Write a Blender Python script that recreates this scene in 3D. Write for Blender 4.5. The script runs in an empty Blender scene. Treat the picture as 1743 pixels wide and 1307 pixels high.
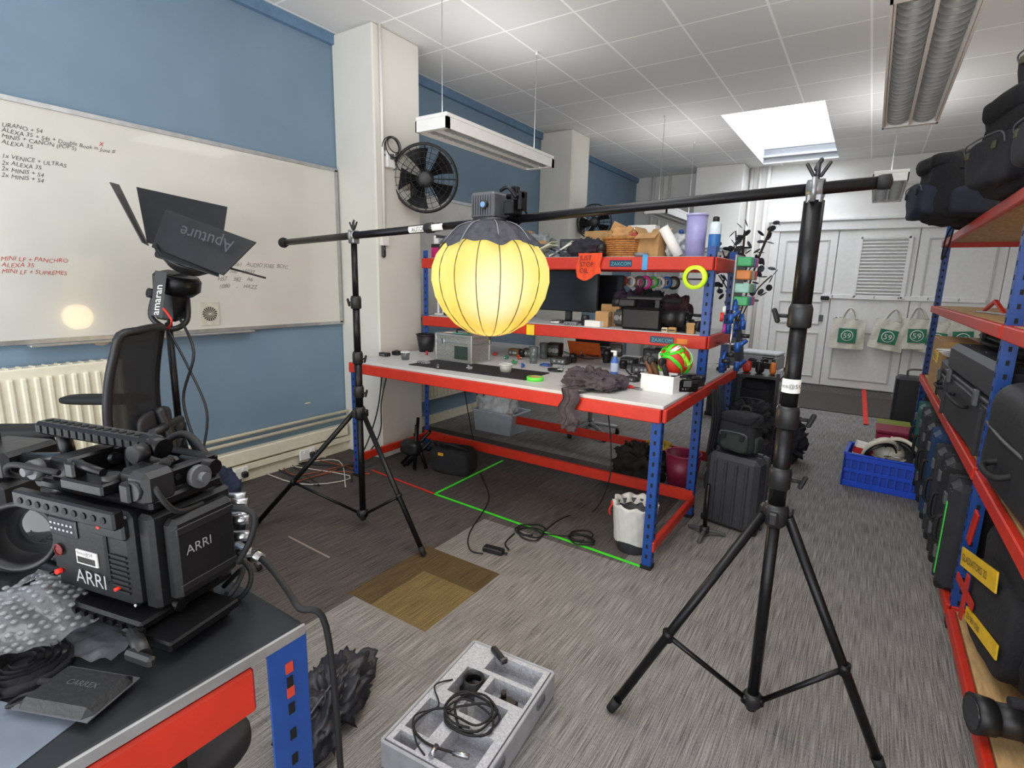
import bpy, bmesh, math, random
from mathutils import Vector, Matrix, Euler, noise
random.seed(7)
S=bpy.context.scene; COL=S.collection
S.view_settings.view_transform='Standard'
FP=905.0; H=1.58
ya,pi_,ro=[math.radians(a) for a in (33.4,11.0,1.3)]
W=Vector((0,0,1))
F=Vector((-math.sin(ya),math.cos(ya),0)); R0=Vector((math.cos(ya),math.sin(ya),0))
FW=F*math.cos(pi_)-W*math.sin(pi_); U0=F*math.sin(pi_)+W*math.cos(pi_)
RT=R0*math.cos(ro)+U0*math.sin(ro); UP=U0*math.cos(ro)-R0*math.sin(ro)
CP=Vector((0,0,H))
def ray(px,py): return RT*(px-871.5)-UP*(py-653.5)+FW*FP
def Z(px,py,z=0): d=ray(px,py); return CP+d*((z-H)/d.z)
def X(px,py,x): d=ray(px,py); return CP+d*(x/d.x)
def Y(px,py,y): d=ray(px,py); return CP+d*(y/d.y)
def D(px,py,dep): return CP+ray(px,py)*(dep/FP)
cam=bpy.data.cameras.new('camera'); co=bpy.data.objects.new('camera',cam); COL.objects.link(co)
cam.sensor_width=36; cam.lens=FP/1743*36; cam.clip_start=.02
m=Matrix((RT,UP,-FW)).transposed().to_4x4(); m.translation=CP; co.matrix_world=m; S.camera=co

# ---------- materials
def lin(h):
    h=h.lstrip('#'); o=[]
    for i in (0,2,4):
        c=int(h[i:i+2],16)/255; o.append(c/12.92 if c<=.04045 else ((c+.055)/1.055)**2.4)
    return o
MC={}
def mat(hx,rough=.5,metal=0,n=.12,sc=18,bump=0,emit=0,alpha=1,trans=0,stretch=None,coat=0):
    key=(hx,rough,metal,n,sc,bump,emit,alpha,trans,stretch,coat)
    if key in MC: return MC[key]
    mt=bpy.data.materials.new('surface_'+hx.strip('#')); mt.use_nodes=True; nt=mt.node_tree; N=nt.nodes; L=nt.links
    p=N['Principled BSDF']; c=lin(hx)
    tc=N.new('ShaderNodeTexCoord'); mp=N.new('ShaderNodeMapping'); L.new(tc.outputs['Object'],mp.inputs[0])
    if stretch: mp.inputs['Scale'].default_value=stretch
    nz=N.new('ShaderNodeTexNoise'); nz.inputs['Scale'].default_value=sc; nz.inputs['Detail'].default_value=3; L.new(mp.outputs[0],nz.inputs['Vector'])
    cr=N.new('ShaderNodeValToRGB'); cr.color_ramp.elements[0].position=.3; cr.color_ramp.elements[1].position=.7
    cr.color_ramp.elements[0].color=[max(0,x*(1-n)) for x in c]+[1]; cr.color_ramp.elements[1].color=[min(1,x*(1+n)) for x in c]+[1]
    L.new(nz.outputs[0],cr.inputs[0]); L.new(cr.outputs[0],p.inputs['Base Color'])
    p.inputs['Roughness'].default_value=rough; p.inputs['Metallic'].default_value=metal
    if coat: p.inputs['Coat Weight'].default_value=coat
    if emit: L.new(cr.outputs[0],p.inputs['Emission Color']); p.inputs['Emission Strength'].default_value=emit
    if alpha<1: p.inputs['Alpha'].default_value=alpha
    if trans: p.inputs['Transmission Weight'].default_value=trans
    if bump:
        b=N.new('ShaderNodeBump'); b.inputs['Strength'].default_value=bump; b.inputs['Distance'].default_value=.01
        L.new(nz.outputs[0],b.inputs['Height']); L.new(b.outputs[0],p.inputs['Normal'])
    MC[key]=mt; return mt
BLK=mat('1b1b1d',.45); BLKM=mat('18181a',.35,.5,bump=.05,sc=60); RUB=mat('111112',.7); FAB=mat('1d1d21',.9,bump=.4,sc=60)
GRY=mat('55575a',.5); LGR=mat('a9abad',.5); WHT=mat('ecebe8',.5,n=.03); CRM=mat('e8e2cc',.5,n=.05); STL=mat('b9bbbe',.25,.95)
RED=mat('c62f1b',.45,n=.08); BLU=mat('1b4690',.4,n=.08); WOOD=mat('c4a06f',.6,n=.25,sc=9,stretch=(6,1,6)); CARD=mat('b18a5b',.85,n=.12,bump=.1)
GLS=mat('dfe8ea',.1,trans=.9,n=.02); DK=mat('050506',.7); NAVY=mat('1c2740',.85,bump=.3,sc=50); PAP=mat('ecebe6',.8,n=.03); FAB2=mat('23242a',.85,bump=.3,sc=50)

# ---------- shapes: (verts, faces, smooth[, material])
def tr(vs,r,o):
    if r: R=Euler([math.radians(a) for a in r]).to_matrix(); vs=[R@v for v in vs]
    o=Vector(o); return [v+o for v in vs]
def bx(x,y,z,sx,sy,sz,b=0,r=None):
    h=(sx/2,sy/2,sz/2)
    if b<=0:
        vs=[Vector((a*h[0],c*h[1],d*h[2])) for a in (-1,1) for c in (-1,1) for d in (-1,1)]
        fs=[(0,1,3,2),(4,6,7,5),(0,4,5,1),(2,3,7,6),(0,2,6,4),(1,5,7,3)]
        return (tr(vs,r,(x,y,z)),fs,0)
    b=min(b,min(h)*.98); vs=[]; ix={}
    for a in (-1,1):
        for c in (-1,1):
            for d in (-1,1):
                s=(a,c,d)
                for k in range(3):
                    ix[(s,k)]=len(vs); vs.append(Vector([s[i]*(h[i] if i==k else h[i]-b) for i in range(3)]))
    fs=[]
    for k in range(3):
        i,j=[q for q in range(3) if q!=k]
        for s in (-1,1):
            q=[]
            for (a,c) in ((-1,-1),(1,-1),(1,1),(-1,1)):
                t=[0,0,0]; t[k]=s; t[i]=a; t[j]=c; q.append(ix[(tuple(t),k)])
            fs.append(tuple(q))
        for a in (-1,1):
            for c in (-1,1):
                t0=[0,0,0]; t0[i]=a; t0[j]=c; t0[k]=-1; t1=list(t0); t1[k]=1
                fs.append((ix[(tuple(t0),i)],ix[(tuple(t1),i)],ix[(tuple(t1),j)],ix[(tuple(t0),j)]))
    for a in (-1,1):
        for c in (-1,1):
            for d in (-1,1): fs.append(tuple(ix[((a,c,d),k)] for k in range(3)))
    return (tr(vs,r,(x,y,z)),fs,0)
def bb(x,y,z0,sx,sy,sz,b=0,r=None): return bx(x,y,z0+sz/2,sx,sy,sz,b,r)
def frame(d):
    d=Vector(d).normalized(); a=Vector((0,0,1)) if abs(d.z)<.9 else Vector((1,0,0))
    u=d.cross(a).normalized(); return d,u,d.cross(u).normalized()
def la(prof,o=(0,0,0),n=24,d=(0,0,1),cap=True):
    d,u,v=frame(d); o=Vector(o); vs=[];fs=[]
    for (r,z) in prof:
        for k in range(n):
            a=2*math.pi*k/n; vs.append(o+d*z+(u*math.cos(a)+v*math.sin(a))*max(r,1e-5))
    for i in range(len(prof)-1):
        for k in range(n): k2=(k+1)%n; fs.append((i*n+k,i*n+k2,(i+1)*n+k2,(i+1)*n+k))
    if cap: fs.append(tuple(range(n))); fs.append(tuple(range((len(prof)-1)*n,len(prof)*n)))
    return (vs,fs,1)
def cy(p0,p1,r,r1=None,n=14):
    p0=Vector(p0);p1=Vector(p1); return la([(r,0),(r if r1 is None else r1,(p1-p0).length)],p0,n,p1-p0)
def ring(o,ro_,ri,h,d=(0,0,1),n=32):
    return la([(ri,-h/2),(ro_,-h/2),(ro_,h/2),(ri,h/2),(ri,-h/2)],o,n,d,cap=False)
def tb(pts,r,n=8,sub=6,closed=False):
    P=[Vector(p) for p in pts]; Q=[]
    if sub>1 and len(P)>2:
        m_=len(P)
        for i in range(m_ if closed else m_-1):
            a=P[(i-1)%m_] if closed or i>0 else P[0]; b=P[i]; c=P[(i+1)%m_]; e=P[(i+2)%m_] if closed or i+2<m_ else P[-1]
            for k in range(sub):
                t=k/sub; Q.append(.5*((2*b)+(c-a)*t+(2*a-5*b+4*c-e)*t*t+(3*b-a-3*c+e)*t**3))
        if not closed: Q.append(P[-1])
    else: Q=P
    vs=[];fs=[];M_=len(Q); u=None
    for i,q in enumerate(Q):
        d=(Q[(i+1)%M_]-Q[i-1]) if closed else (Q[min(i+1,M_-1)]-Q[max(i-1,0)])
        if d.length<1e-7: d=Vector((0,0,1))
        d.normalize()
        if u is None: u=frame(d)[1]
        u=(u-d*u.dot(d))
        if u.length<1e-5: u=frame(d)[1]
        u.normalize(); v=d.cross(u)
        for k in range(n): a=2*math.pi*k/n; vs.append(q+(u*math.cos(a)+v*math.sin(a))*r)
    for i in range(M_ if closed else M_-1):
        j=(i+1)%M_
        for k in range(n): k2=(k+1)%n; fs.append((i*n+k,i*n+k2,j*n+k2,j*n+k))
    if not closed: fs.append(tuple(range(n))); fs.append(tuple(range((M_-1)*n,M_*n)))
    return (vs,fs,1)
def to(c,R,r,d=(0,0,1),n=24):
    d,u,v=frame(d); return tb([Vector(c)+(u*math.cos(a)+v*math.sin(a))*R for a in [2*math.pi*k/n for k in range(n)]],r,8,1,True)
def soft(c,s,e=.5,amp=.02,fr=6,seed=0,n=18,r=None,half=False,fold=False):
    vs=[];fs=[]
    def pw(x,q): return math.copysign(abs(x)**q,x)
    for i in range(n+1):
        ph=-math.pi/2+math.pi*i/n
        for k in range(2*n):
            th=math.pi*k/n
            v=Vector((pw(math.cos(ph),e)*pw(math.cos(th),e)*s[0]/2,pw(math.cos(ph),e)*pw(math.sin(th),e)*s[1]/2,pw(math.sin(ph),e)*s[2]/2))
            o=Vector((seed*7.3,seed,0)); a=noise.noise(v*fr+o); b=noise.noise(v*fr*2.3+o)
            w=(.45-abs(a)*2.4+(.2-abs(b)*1.2)) if fold else a+.4*b
            v+=v.normalized()*w*amp
            if half: v.z=max(v.z,-s[2]*.45)
            vs.append(v)
    for i in range(n):
        for k in range(2*n): k2=(k+1)%(2*n); fs.append((i*2*n+k,i*2*n+k2,(i+1)*2*n+k2,(i+1)*2*n+k))
    return (tr(vs,r,c),fs,1)
def pr(pts,ax,a0,a1,sm=0):
    n=len(pts); vs=[]
    for a in (a0,a1):
        for p in pts:
            vs.append(Vector({'x':(a,p[0],p[1]),'y':(p[0],a,p[1]),'z':(p[0],p[1],a)}[ax]))
    fs=[tuple(range(n)),tuple(range(n,2*n))]+[(i,(i+1)%n,(i+1)%n+n,i+n) for i in range(n)]
    return (vs,fs,sm)
def slab(quad,nrm,t):
    q=[Vector(v) for v in quad]; nn=Vector(nrm)*t; n=len(q)
    return (q+[v+nn for v in q],[tuple(range(n)),tuple(range(n,2*n))]+[(i,(i+1)%n,(i+1)%n+n,i+n) for i in range(n)],0)
def sheet(fn,nu,nv,th=0,sm=1):
    vs=[Vector(fn(i/nu,j/nv)) for i in range(nu+1) for j in range(nv+1)]
    fs=[(i*(nv+1)+j,(i+1)*(nv+1)+j,(i+1)*(nv+1)+j+1,i*(nv+1)+j+1) for i in range(nu) for j in range(nv)]
    return (vs,fs,sm)
def wm(s,m_): return (s[0],s[1],s[2],m_)
def mv(s,o,r=None): return (tr(s[0],r,o),)+tuple(s[1:])
def flat(sh):
    for s in sh:
        if isinstance(s,list): yield from flat(s)
        else: yield s
def part(parent,name,mt,*sh,label=None):
    V=[];Fc=[];sm=[];mi=[];ms=[mt]
    for s in flat(sh):
        o=len(V); V+=s[0]; k=0
        if len(s)>3:
            if s[3] not in ms: ms.append(s[3])
            k=ms.index(s[3])
        for f_ in s[1]: Fc.append(tuple(i+o for i in f_)); sm.append((bool(s[2]) and len(f_)<=4)); mi.append(k)
    me=bpy.data.meshes.new(name); me.from_pydata([tuple(v) for v in V],[],Fc)
    for mm in ms: me.materials.append(mm)
    for p,a,b in zip(me.polygons,sm,mi): p.use_smooth=a; p.material_index=b
    bm=bmesh.new(); bm.from_mesh(me); bmesh.ops.recalc_face_normals(bm,faces=bm.faces); bm.to_mesh(me); bm.free()
    ob=bpy.data.objects.new(name,me); COL.objects.link(ob)
    if parent: ob.parent=parent
    if label: ob['label']=label
    return ob
def thing(name,label,cat,loc=(0,0,0),rot=0,group=None):
    o=bpy.data.objects.new(name,None); COL.objects.link(o); o.location=loc; o.empty_display_size=.05
    o.rotation_euler=(0,0,math.radians(rot)) if not isinstance(rot,tuple) else tuple(math.radians(a) for a in rot)
    o['label']=label; o['category']=cat
    if group: o['group']=group
    return o
def one(name,label,cat,mt,*sh,loc=(0,0,0),rot=0,group=None):
    o=part(None,name,mt,*sh); o.location=loc
    o.rotation_euler=(0,0,math.radians(rot)) if not isinstance(rot,tuple) else tuple(math.radians(a) for a in rot)
    o['label']=label; o['category']=cat
    if group: o['group']=group
    return o
def struct(name,mt,*sh,parent=None):
    o=part(parent,name,mt,*sh)
    if not parent: o['kind']='structure'
    return o
TX=[]
def text(parent,name,body,size,o,xd,yd,mt,al='LEFT',shear=0): TX.append((parent,name,body,size,Vector(o),Vector(xd),Vector(yd),mt,al,shear))
def flush_text():
    obs=[]
    for t in TX:
        cu=bpy.data.curves.new('t','FONT'); cu.body=t[2]; cu.size=t[3]; cu.align_x=t[8]; cu.resolution_u=3; cu.shear=t[9]
        if t[9]: cu.offset=-t[3]*.009
        ob=bpy.data.objects.new('t',cu); COL.objects.link(ob); obs.append(ob)
    bpy.context.view_layer.update(); dg=bpy.context.evaluated_depsgraph_get()
    for t,ob in zip(TX,obs):
        me=bpy.data.meshes.new_from_object(ob.evaluated_get(dg)); 
        for v in me.vertices:
            y_=v.co.y+(t[3]*.09*math.sin(v.co.x/t[3]*1.9+len(t[2])) if t[9] else 0); v.co=t[4]+t[5]*v.co.x+t[6]*y_
        me.materials.clear(); me.materials.append(t[7])
        o=bpy.data.objects.new(t[1],me); COL.objects.link(o); o.parent=t[0]
    for ob in obs: bpy.data.objects.remove(ob)

# ---------- ROOM
XL,XR,YB,YF,HC=-3.9,1.9,10.0,-1.6,3.5
def floor_mat():
    mt=bpy.data.materials.new('carpet'); mt.use_nodes=True; N=mt.node_tree.nodes; L=mt.node_tree.links; p=N['Principled BSDF']; p.inputs['Roughness'].default_value=.95
    g=N.new('ShaderNodeNewGeometry'); 
    def nzs(sx,sy,det):
        mp=N.new('ShaderNodeMapping'); mp.inputs['Scale'].default_value=(sx,sy,1); L.new(g.outputs['Position'],mp.inputs[0])
        z=N.new('ShaderNodeTexNoise'); z.inputs['Scale'].default_value=1; z.inputs['Detail'].default_value=det; z.inputs['Roughness'].default_value=.6; L.new(mp.outputs[0],z.inputs['Vector']); return z
    n1=nzs(240,5,1); n2=nzs(420,90,1); n3=nzs(3,3,2)
    def math_(op,a,b):
        n=N.new('ShaderNodeMath'); n.operation=op
        for i,v in enumerate((a,b)):
            if isinstance(v,(int,float)): n.inputs[i].default_value=v
            else: L.new(v,n.inputs[i])
        return n.outputs[0]
    src=math_('ADD',math_('ADD',math_('MULTIPLY',n1.outputs[0],.62),math_('MULTIPLY',n2.outputs[0],.28)),math_('MULTIPLY',n3.outputs[0],.1))
    def ramp(a,b):
        cr=N.new('ShaderNodeValToRGB'); cr.color_ramp.elements[0].position=.36; cr.color_ramp.elements[1].position=.64
        cr.color_ramp.elements[0].color=lin(a)+[1]; cr.color_ramp.elements[1].color=lin(b)+[1]; L.new(src,cr.inputs[0]); return cr
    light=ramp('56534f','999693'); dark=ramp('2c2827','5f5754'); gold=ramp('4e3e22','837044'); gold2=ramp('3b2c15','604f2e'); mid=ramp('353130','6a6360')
    sp=N.new('ShaderNodeSeparateXYZ'); L.new(g.outputs['Position'],sp.inputs[0])
    def rect(x0,x1,y0,y1):
        return math_('MULTIPLY',math_('MULTIPLY',math_('GREATER_THAN',sp.outputs[0],x0),math_('LESS_THAN',sp.outputs[0],x1)),math_('MULTIPLY',math_('GREATER_THAN',sp.outputs[1],y0),math_('LESS_THAN',sp.outputs[1],y1)))
    def mix(a,b,fac):
        n=N.new('ShaderNodeMix'); n.data_type='RGBA'; L.new(fac,n.inputs[0]); L.new(a,n.inputs[6]); L.new(b,n.inputs[7]); return n.outputs[2]
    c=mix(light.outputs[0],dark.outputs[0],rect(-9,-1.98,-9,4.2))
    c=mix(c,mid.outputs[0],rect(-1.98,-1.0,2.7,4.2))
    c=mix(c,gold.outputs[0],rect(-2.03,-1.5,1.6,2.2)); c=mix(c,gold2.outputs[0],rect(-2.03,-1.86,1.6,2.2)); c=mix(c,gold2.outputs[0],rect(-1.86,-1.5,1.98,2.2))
    c=mix(c,mid.outputs[0],rect(-.8,.45,8.0,10.1))
    fx=math_('FRACT',math_('MULTIPLY',math_('ADD',sp.outputs[0],20.03),2),0); fy=math_('FRACT',math_('MULTIPLY',math_('ADD',sp.outputs[1],20.1),2),0)
    seam=math_('MAXIMUM',math_('LESS_THAN',fx,.008),math_('LESS_THAN',fy,.008))
    mm=N.new('ShaderNodeMix'); mm.data_type='RGBA'; mm.blend_type='MULTIPLY'; L.new(math_('MULTIPLY',seam,.25),mm.inputs[0]); L.new(c,mm.inputs[6]); mm.inputs[7].default_value=(.3,.3,.3,1)
    L.new(mm.outputs[2],p.inputs['Base Color'])
    b=N.new('ShaderNodeBump'); b.inputs['Strength'].default_value=.25; b.inputs['Distance'].default_value=.002; L.new(src,b.inputs['Height']); L.new(b.outputs[0],p.inputs['Normal'])
    return mt
def ceil_mat():
    mt=bpy.data.materials.new('ceiling_tiles'); mt.use_nodes=True; N=mt.node_tree.nodes; L=mt.node_tree.links; p=N['Principled BSDF']; p.inputs['Roughness'].default_value=.9
    g=N.new('ShaderNodeNewGeometry'); mp=N.new('ShaderNodeMapping'); mp.inputs['Location'].default_value=(.24,.4,0); L.new(g.outputs['Position'],mp.inputs[0])
    br=N.new('ShaderNodeTexBrick'); br.offset=0; br.inputs['Scale'].default_value=1; br.inputs['Brick Width'].default_value=.6; br.inputs['Row Height'].default_value=.6; br.inputs['Mortar Size'].default_value=.009; br.inputs['Mortar Smooth'].default_value=.1
    br.inputs['Color1'].default_value=lin('dddcda')+[1]; br.inputs['Color2'].default_value=lin('d8d7d5')+[1]; br.inputs['Mortar'].default_value=lin('f8f7f5')+[1]
    L.new(mp.outputs[0],br.inputs['Vector']); nz=N.new('ShaderNodeTexNoise'); nz.inputs['Scale'].default_value=120; L.new(g.outputs['Position'],nz.inputs['Vector'])
    L.new(br.outputs[0],p.inputs['Base Color'])
    b=N.new('ShaderNodeBump'); b.inputs['Strength'].default_value=.15; b.inputs['Distance'].default_value=.003; L.new(nz.outputs[0],b.inputs['Height']); L.new(b.outputs[0],p.inputs['Normal'])
    return mt
BLUEW=mat('7890a4',.7,n=.05,sc=2.5); WW=mat('dedbd2',.7,n=.04,sc=2); WB=mat('e8e6e1',.6,n=.04,sc=2)
xm=(XL+XR)/2; ym=(YF+YB)/2
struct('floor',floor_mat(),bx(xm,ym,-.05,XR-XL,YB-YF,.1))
CM=ceil_mat(); sx0,sx1,sy0,sy1=-1.69,-.65,6.8,9.75
struct('ceiling',CM,bx((XL+sx0)/2,ym,HC+.01,sx0-XL,YB-YF,.02),bx((XR+sx1)/2,ym,HC+.01,XR-sx1,YB-YF,.02),bx((sx0+sx1)/2,(YF+sy0)/2,HC+.01,sx1-sx0,sy0-YF,.02),bx((sx0+sx1)/2,(YB+sy1)/2,HC+.01,sx1-sx0,YB-sy1,.02))
struct('wall_left',BLUEW,bx(XL-.05,ym,HC/2,.1,YB-YF,HC))
struct('wall_back',WB,bx(xm,YB+.05,HC/2,XR-XL,.1,HC))
struct('wall_right',WB,bx(XR+.05,ym,HC/2,.1,YB-YF,HC))
struct('wall_pillar_near',WW,bx(-3.66,3.39,HC/2,.48,.52,HC,.012))
struct('wall_pillar_far',WW,bx(-3.66,6.72,HC/2,.48,.5,HC,.012))
struct('trim_1',mat('6483a0',.6),bx(XL+.02,ym,HC-.04,.04,YB-YF,.08))
struct('baseboard_left',CRM,bx(XL+.012,ym,.05,.024,YB-YF,.1))
struct('baseboard_back',WB,bx(-2.65,YB-.012,.08,2.3,.024,.16))
struct('trim_2',CRM,bx(XL+.035,1.15,.21,.07,3.9,.1,.006),bx(XL+.035,2.2,.12,.05,1.9,.05,.004))
struct('trim_3',CRM,cy((XL+.05,-1.5,.33),(XL+.05,3.12,.33),.014),cy((XL+.05,-1.5,.38),(XL+.05,3.12,.38),.014))
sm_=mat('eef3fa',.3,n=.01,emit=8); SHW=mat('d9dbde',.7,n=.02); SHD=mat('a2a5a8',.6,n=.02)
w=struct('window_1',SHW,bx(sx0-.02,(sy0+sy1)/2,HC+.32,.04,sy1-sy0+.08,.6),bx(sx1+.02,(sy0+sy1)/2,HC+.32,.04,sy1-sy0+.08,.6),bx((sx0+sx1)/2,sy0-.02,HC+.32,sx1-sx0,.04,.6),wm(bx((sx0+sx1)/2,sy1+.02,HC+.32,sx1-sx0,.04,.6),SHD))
part(w,'pane',sm_,bx((sx0+sx1)/2,(sy0+sy1)/2,HC+.63,sx1-sx0+.08,sy1-sy0+.08,.02))
part(w,'glazing_bar',SHD,bx((sx0+sx1)/2,sy1-.05,HC+.1,sx1-sx0,.06,.03)); part(w,'glazing_bar',SHD,bx((sx0+sx1)/2,sy1-.06,HC+.22,sx1-sx0,.06,.03)); part(w,'glazing_bar',SHD,bx((sx0+sx1)/2,sy0+1.9,HC+.58,sx1-sx0,.06,.06))

def zz(px,py): return Y(px,py,YB).z
ztop=zz(1440,392)
DW=mat('e6e5e1',.45,n=.03); DSH=mat('c6c5c0',.5,n=.03)
def door(nm,x0,x1,z1,rows,cols=1):
    d=struct(nm,DW,bx((x0+x1)/2,YB-.03,z1/2+.01,x1-x0-.012,.05,z1-.02,.003)); w_=(x1-x0); 
    for (a,b) in rows:
        for c in range(cols):
            cw=(w_-.16)/cols; xc=x0+.08+cw*(c+.5)
            sh=[]
            for (qx,qz,sx,sz) in ((xc,a,cw-.06,.025),(xc,b,cw-.06,.025),(xc-cw/2+.04,(a+b)/2,.025,b-a),(xc+cw/2-.04,(a+b)/2,.025,b-a)): sh.append(bx(qx,YB-.06,qz,sx,.018,sz,.004))
            part(d,'panel_moulding',DSH,sh)
    return d
xa,xb,xc_,xd=-1.36,-.52,.5,1.5
d1=door('door_1',xa,xb,ztop,[(.15,.85),(1.0,1.35),(1.5,ztop-.15)])
part(d1,'lock',GRY,bx(xb-.1,YB-.07,1.1,.06,.03,.1,.006)); part(d1,'handle',BLKM,bx(xb-.08,YB-.08,1.42,.12,.05,.06,.01))
d2=door('door_2',xb,xc_,ztop,[(.15,.9)])
part(d2,'push_bar',STL,cy((xb+.1,YB-.1,1.12),(xb+.2,YB-.1,1.12),.012),cy((xb+.1,YB-.1,1.12),(xb+.1,YB-.05,1.12),.02))
l0=Y(1452,506,YB-.08); l1=Y(1552,402,YB-.08)
part(d2,'louvre_frame',WHT,bx((l0.x+l1.x)/2,YB-.07,l1.z,l1.x-l0.x,.05,.05),bx((l0.x+l1.x)/2,YB-.07,l0.z,l1.x-l0.x,.05,.05),bx(l0.x,YB-.07,(l0.z+l1.z)/2,.05,.05,l1.z-l0.z),bx(l1.x,YB-.07,(l0.z+l1.z)/2,.05,.05,l1.z-l0.z))
part(d2,'louvre',WHT,[bx((l0.x+l1.x)/2,YB-.075,l0.z+(l1.z-l0.z)*(k+.5)/18,l1.x-l0.x-.05,.045,.008,0,(35,0,0)) for k in range(18)])
d3=door('door_3',xc_,xd,ztop,[(.15,.9),(1.1,ztop-.15)])
struct('trim_5',WHT,bx(xa-.06,YB-.04,ztop/2,.12,.08,ztop),bx(xd+.06,YB-.04,ztop/2,.12,.08,ztop),bx((xa+xd)/2,YB-.05,ztop+.07,xd-xa+.3,.1,.14,.01),bx((xa+xd)/2,YB-.07,ztop+.16,xd-xa+.36,.14,.04,.008))
struct('trim_6',WB,[cy((x,YB-.06,0),(x,YB-.06,HC),r) for x,r in ((-1.62,.03),(-1.75,.02),(-1.88,.025),(-3.4,.03),(-3.55,.03),(-3.25,.02))],cy((-1.9,YB-.07,3.1),(1.8,YB-.07,3.1),.02))
struct('trim_7',WB,bx(-2.3,9.75,HC/2,.75,.5,HC,.01))

# tape markings
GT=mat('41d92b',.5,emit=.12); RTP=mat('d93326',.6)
def tape(nm,lab,p,q,mt,wd=.022):
    p=Vector((p.x,p.y,.002)); q=Vector((q.x,q.y,.002)); d=(q-p).normalized(); s=Vector((-d.y,d.x,0))*wd/2
    one(nm,lab,'tape',mt,slab([p-s,q-s,q+s,p+s],(0,0,1),.001),group='tape lines on the carpet')
c0=Z(740,841)
tape('floor_tape','long green tape line running to the bench front leg',c0,Z(1100,968),GT)
tape('floor_tape','short green tape line running back under the bench',c0,Z(856,784),GT)
tape('floor_tape','dark red tape line left of the green tape corner',Z(632,800),c0,RTP)
one('door_mat','dark grey rectangular mat in front of white doors','mat',mat('4a4240',.95,bump=.3,sc=60),bx(0,0,.006,1.5,1.4,.01,.003),loc=(-.25,8.6,0))
a_=Z(1470,657,.013); b_=Z(1474,722,.013)
one('floor_tape','red tape line across the dark door mat','tape',RTP,slab([a_-Vector((.03,0,0)),b_-Vector((.025,0,0)),b_+Vector((.025,0,0)),a_+Vector((.03,0,0))],(0,0,1),.001),group='tape lines on the carpet')
tape('floor_tape','red tape line beside black case by far cupboard',Z(1290,665),Z(1322,640),RTP,.04)
one('chalk_streak','thin white scuff streak on dark carpet','mark',mat('8b8179',.9),slab([Z(492,912,.001),Z(562,948,.001),Z(560,950,.001),Z(490,914,.001)],(0,0,1),.001))

# ---------- pendant lights
LV=mat('b9bab9',.28,.7); TUBE=mat('f4f2ec',.3,emit=.9,n=.01)
def pendant(name,label,x,y0,y1,z=2.57):
    L=y1-y0; t=thing(name,label,'ceiling light',(x,(y0+y1)/2,z),0,'hanging louvred office lights')
    part(t,'housing',WHT,bx(0,0,.085,.28,L,.03,.006),bx(-.135,0,.035,.01,L,.07),bx(.135,0,.035,.01,L,.07),bx(0,-L/2+.02,.035,.28,.04,.07),bx(0,L/2-.02,.035,.28,.04,.07))
    n=int(L/.068)
    def slat(y,side): 
        c=side*.064; pts=[(c+.056*math.cos(a),.04-.036*abs(math.sin(a))) for a in [math.pi*k/8 for k in range(9)]]
        return pr(pts+[(c-.056,.044),(c+.056,.044)],'y',y-.002,y+.002)
    part(t,'louvre',LV,[slat(-L/2+.06+(L-.12)*k/n,s) for k in range(n+1) for s in (-1,1)],wm(bx(0,0,.024,.012,L-.08,.044),WHT),wm(bx(-.125,0,.03,.006,L-.08,.05),WHT),wm(bx(.125,0,.03,.006,L-.08,.05),WHT),wm(bx(0,0,.068,.25,L-.08,.002),mat('8a8b8d',.5)))
    for s in (-1,1): part(t,'tube_lamp',TUBE,cy((s*.064,-L/2+.06,.055),(s*.064,L/2-.06,.055),.009))
    for s in (-1,1):
        wr=part(t,'suspension_wire',LGR,cy((0,s*(L/2-.12),.1),(0,s*(L/2-.12),HC-z),.0025,n=6)); part(wr,'ceiling_cup',WHT,cy((0,s*(L/2-.12),HC-z-.03),(0,s*(L/2-.12),HC-z),.012))
    return t
pendant('pendant_light','long white louvred light hanging near the blue wall pillar',-2.62,2.9,4.36)
pendant('pendant_light','large white louvred light hanging at upper right of the room',.07,2.45,4.3)
pendant('pendant_light','distant louvred light hanging before the white doors',.02,6.3,7.8)
pendant('pendant_light','distant louvred light hanging beyond the wicker basket shelf',-2.25,6.4,7.9,2.4)

# ---------- left wall things
wb0=.72; wb1=3.1; wz0=1.185; wz1=2.455
t=thing('whiteboard','large white dry wipe board covered in handwriting on blue wall','whiteboard',(XL,0,0))
part(t,'board_surface',mat('d4d2ca',.16,n=.04,sc=2,coat=.5),bx(.02,(wb0+wb1)/2,(wz0+wz1)/2,.02,wb1-wb0,wz1-wz0))
AL=mat('b5b7b8',.35,.7)
part(t,'frame',AL,bx(.022,(wb0+wb1)/2,wz1,.035,wb1-wb0+.03,.025),bx(.022,(wb0+wb1)/2,wz0,.035,wb1-wb0+.03,.025),bx(.022,wb1,(wz0+wz1)/2,.035,.025,wz1-wz0),bx(.022,wb0,(wz0+wz1)/2,.035,.025,wz1-wz0))
part(t,'pen_tray',AL,bx(.06,(wb0+wb1)/2-.3,wz0-.02,.07,1.3,.012,.003))
INK=mat('33322f',.6); INR=mat('b9352a',.6); INF=mat('6f6e6a',.6)
def wt(px,py,s,sz,mt_=INK):
    p=X(px,py,XL+.032); text(t,'handwriting',s,sz,(.032,p.y,p.z),(0,.95,random.uniform(-.02,.01)),(0,.0,1),mt_,shear=.3)
for a in [(0,214,'URANO + S4',.031),(0,224,'ALEXA 35 + S4s + Double Book in June #',.031),(0,234,'MINIS + CANON (POP\'S)',.031),(0,244,'ALEXA 35',.031),(0,268,'1x VENICE + ULTRAS',.031),(0,279,'2x ALEXA 35',.031),(0,290,'2x MINIS + S4',.031),(0,301,'2x MINIS + S4',.031)]: wt(a[0]+2,a[1],a[2],a[3])
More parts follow.
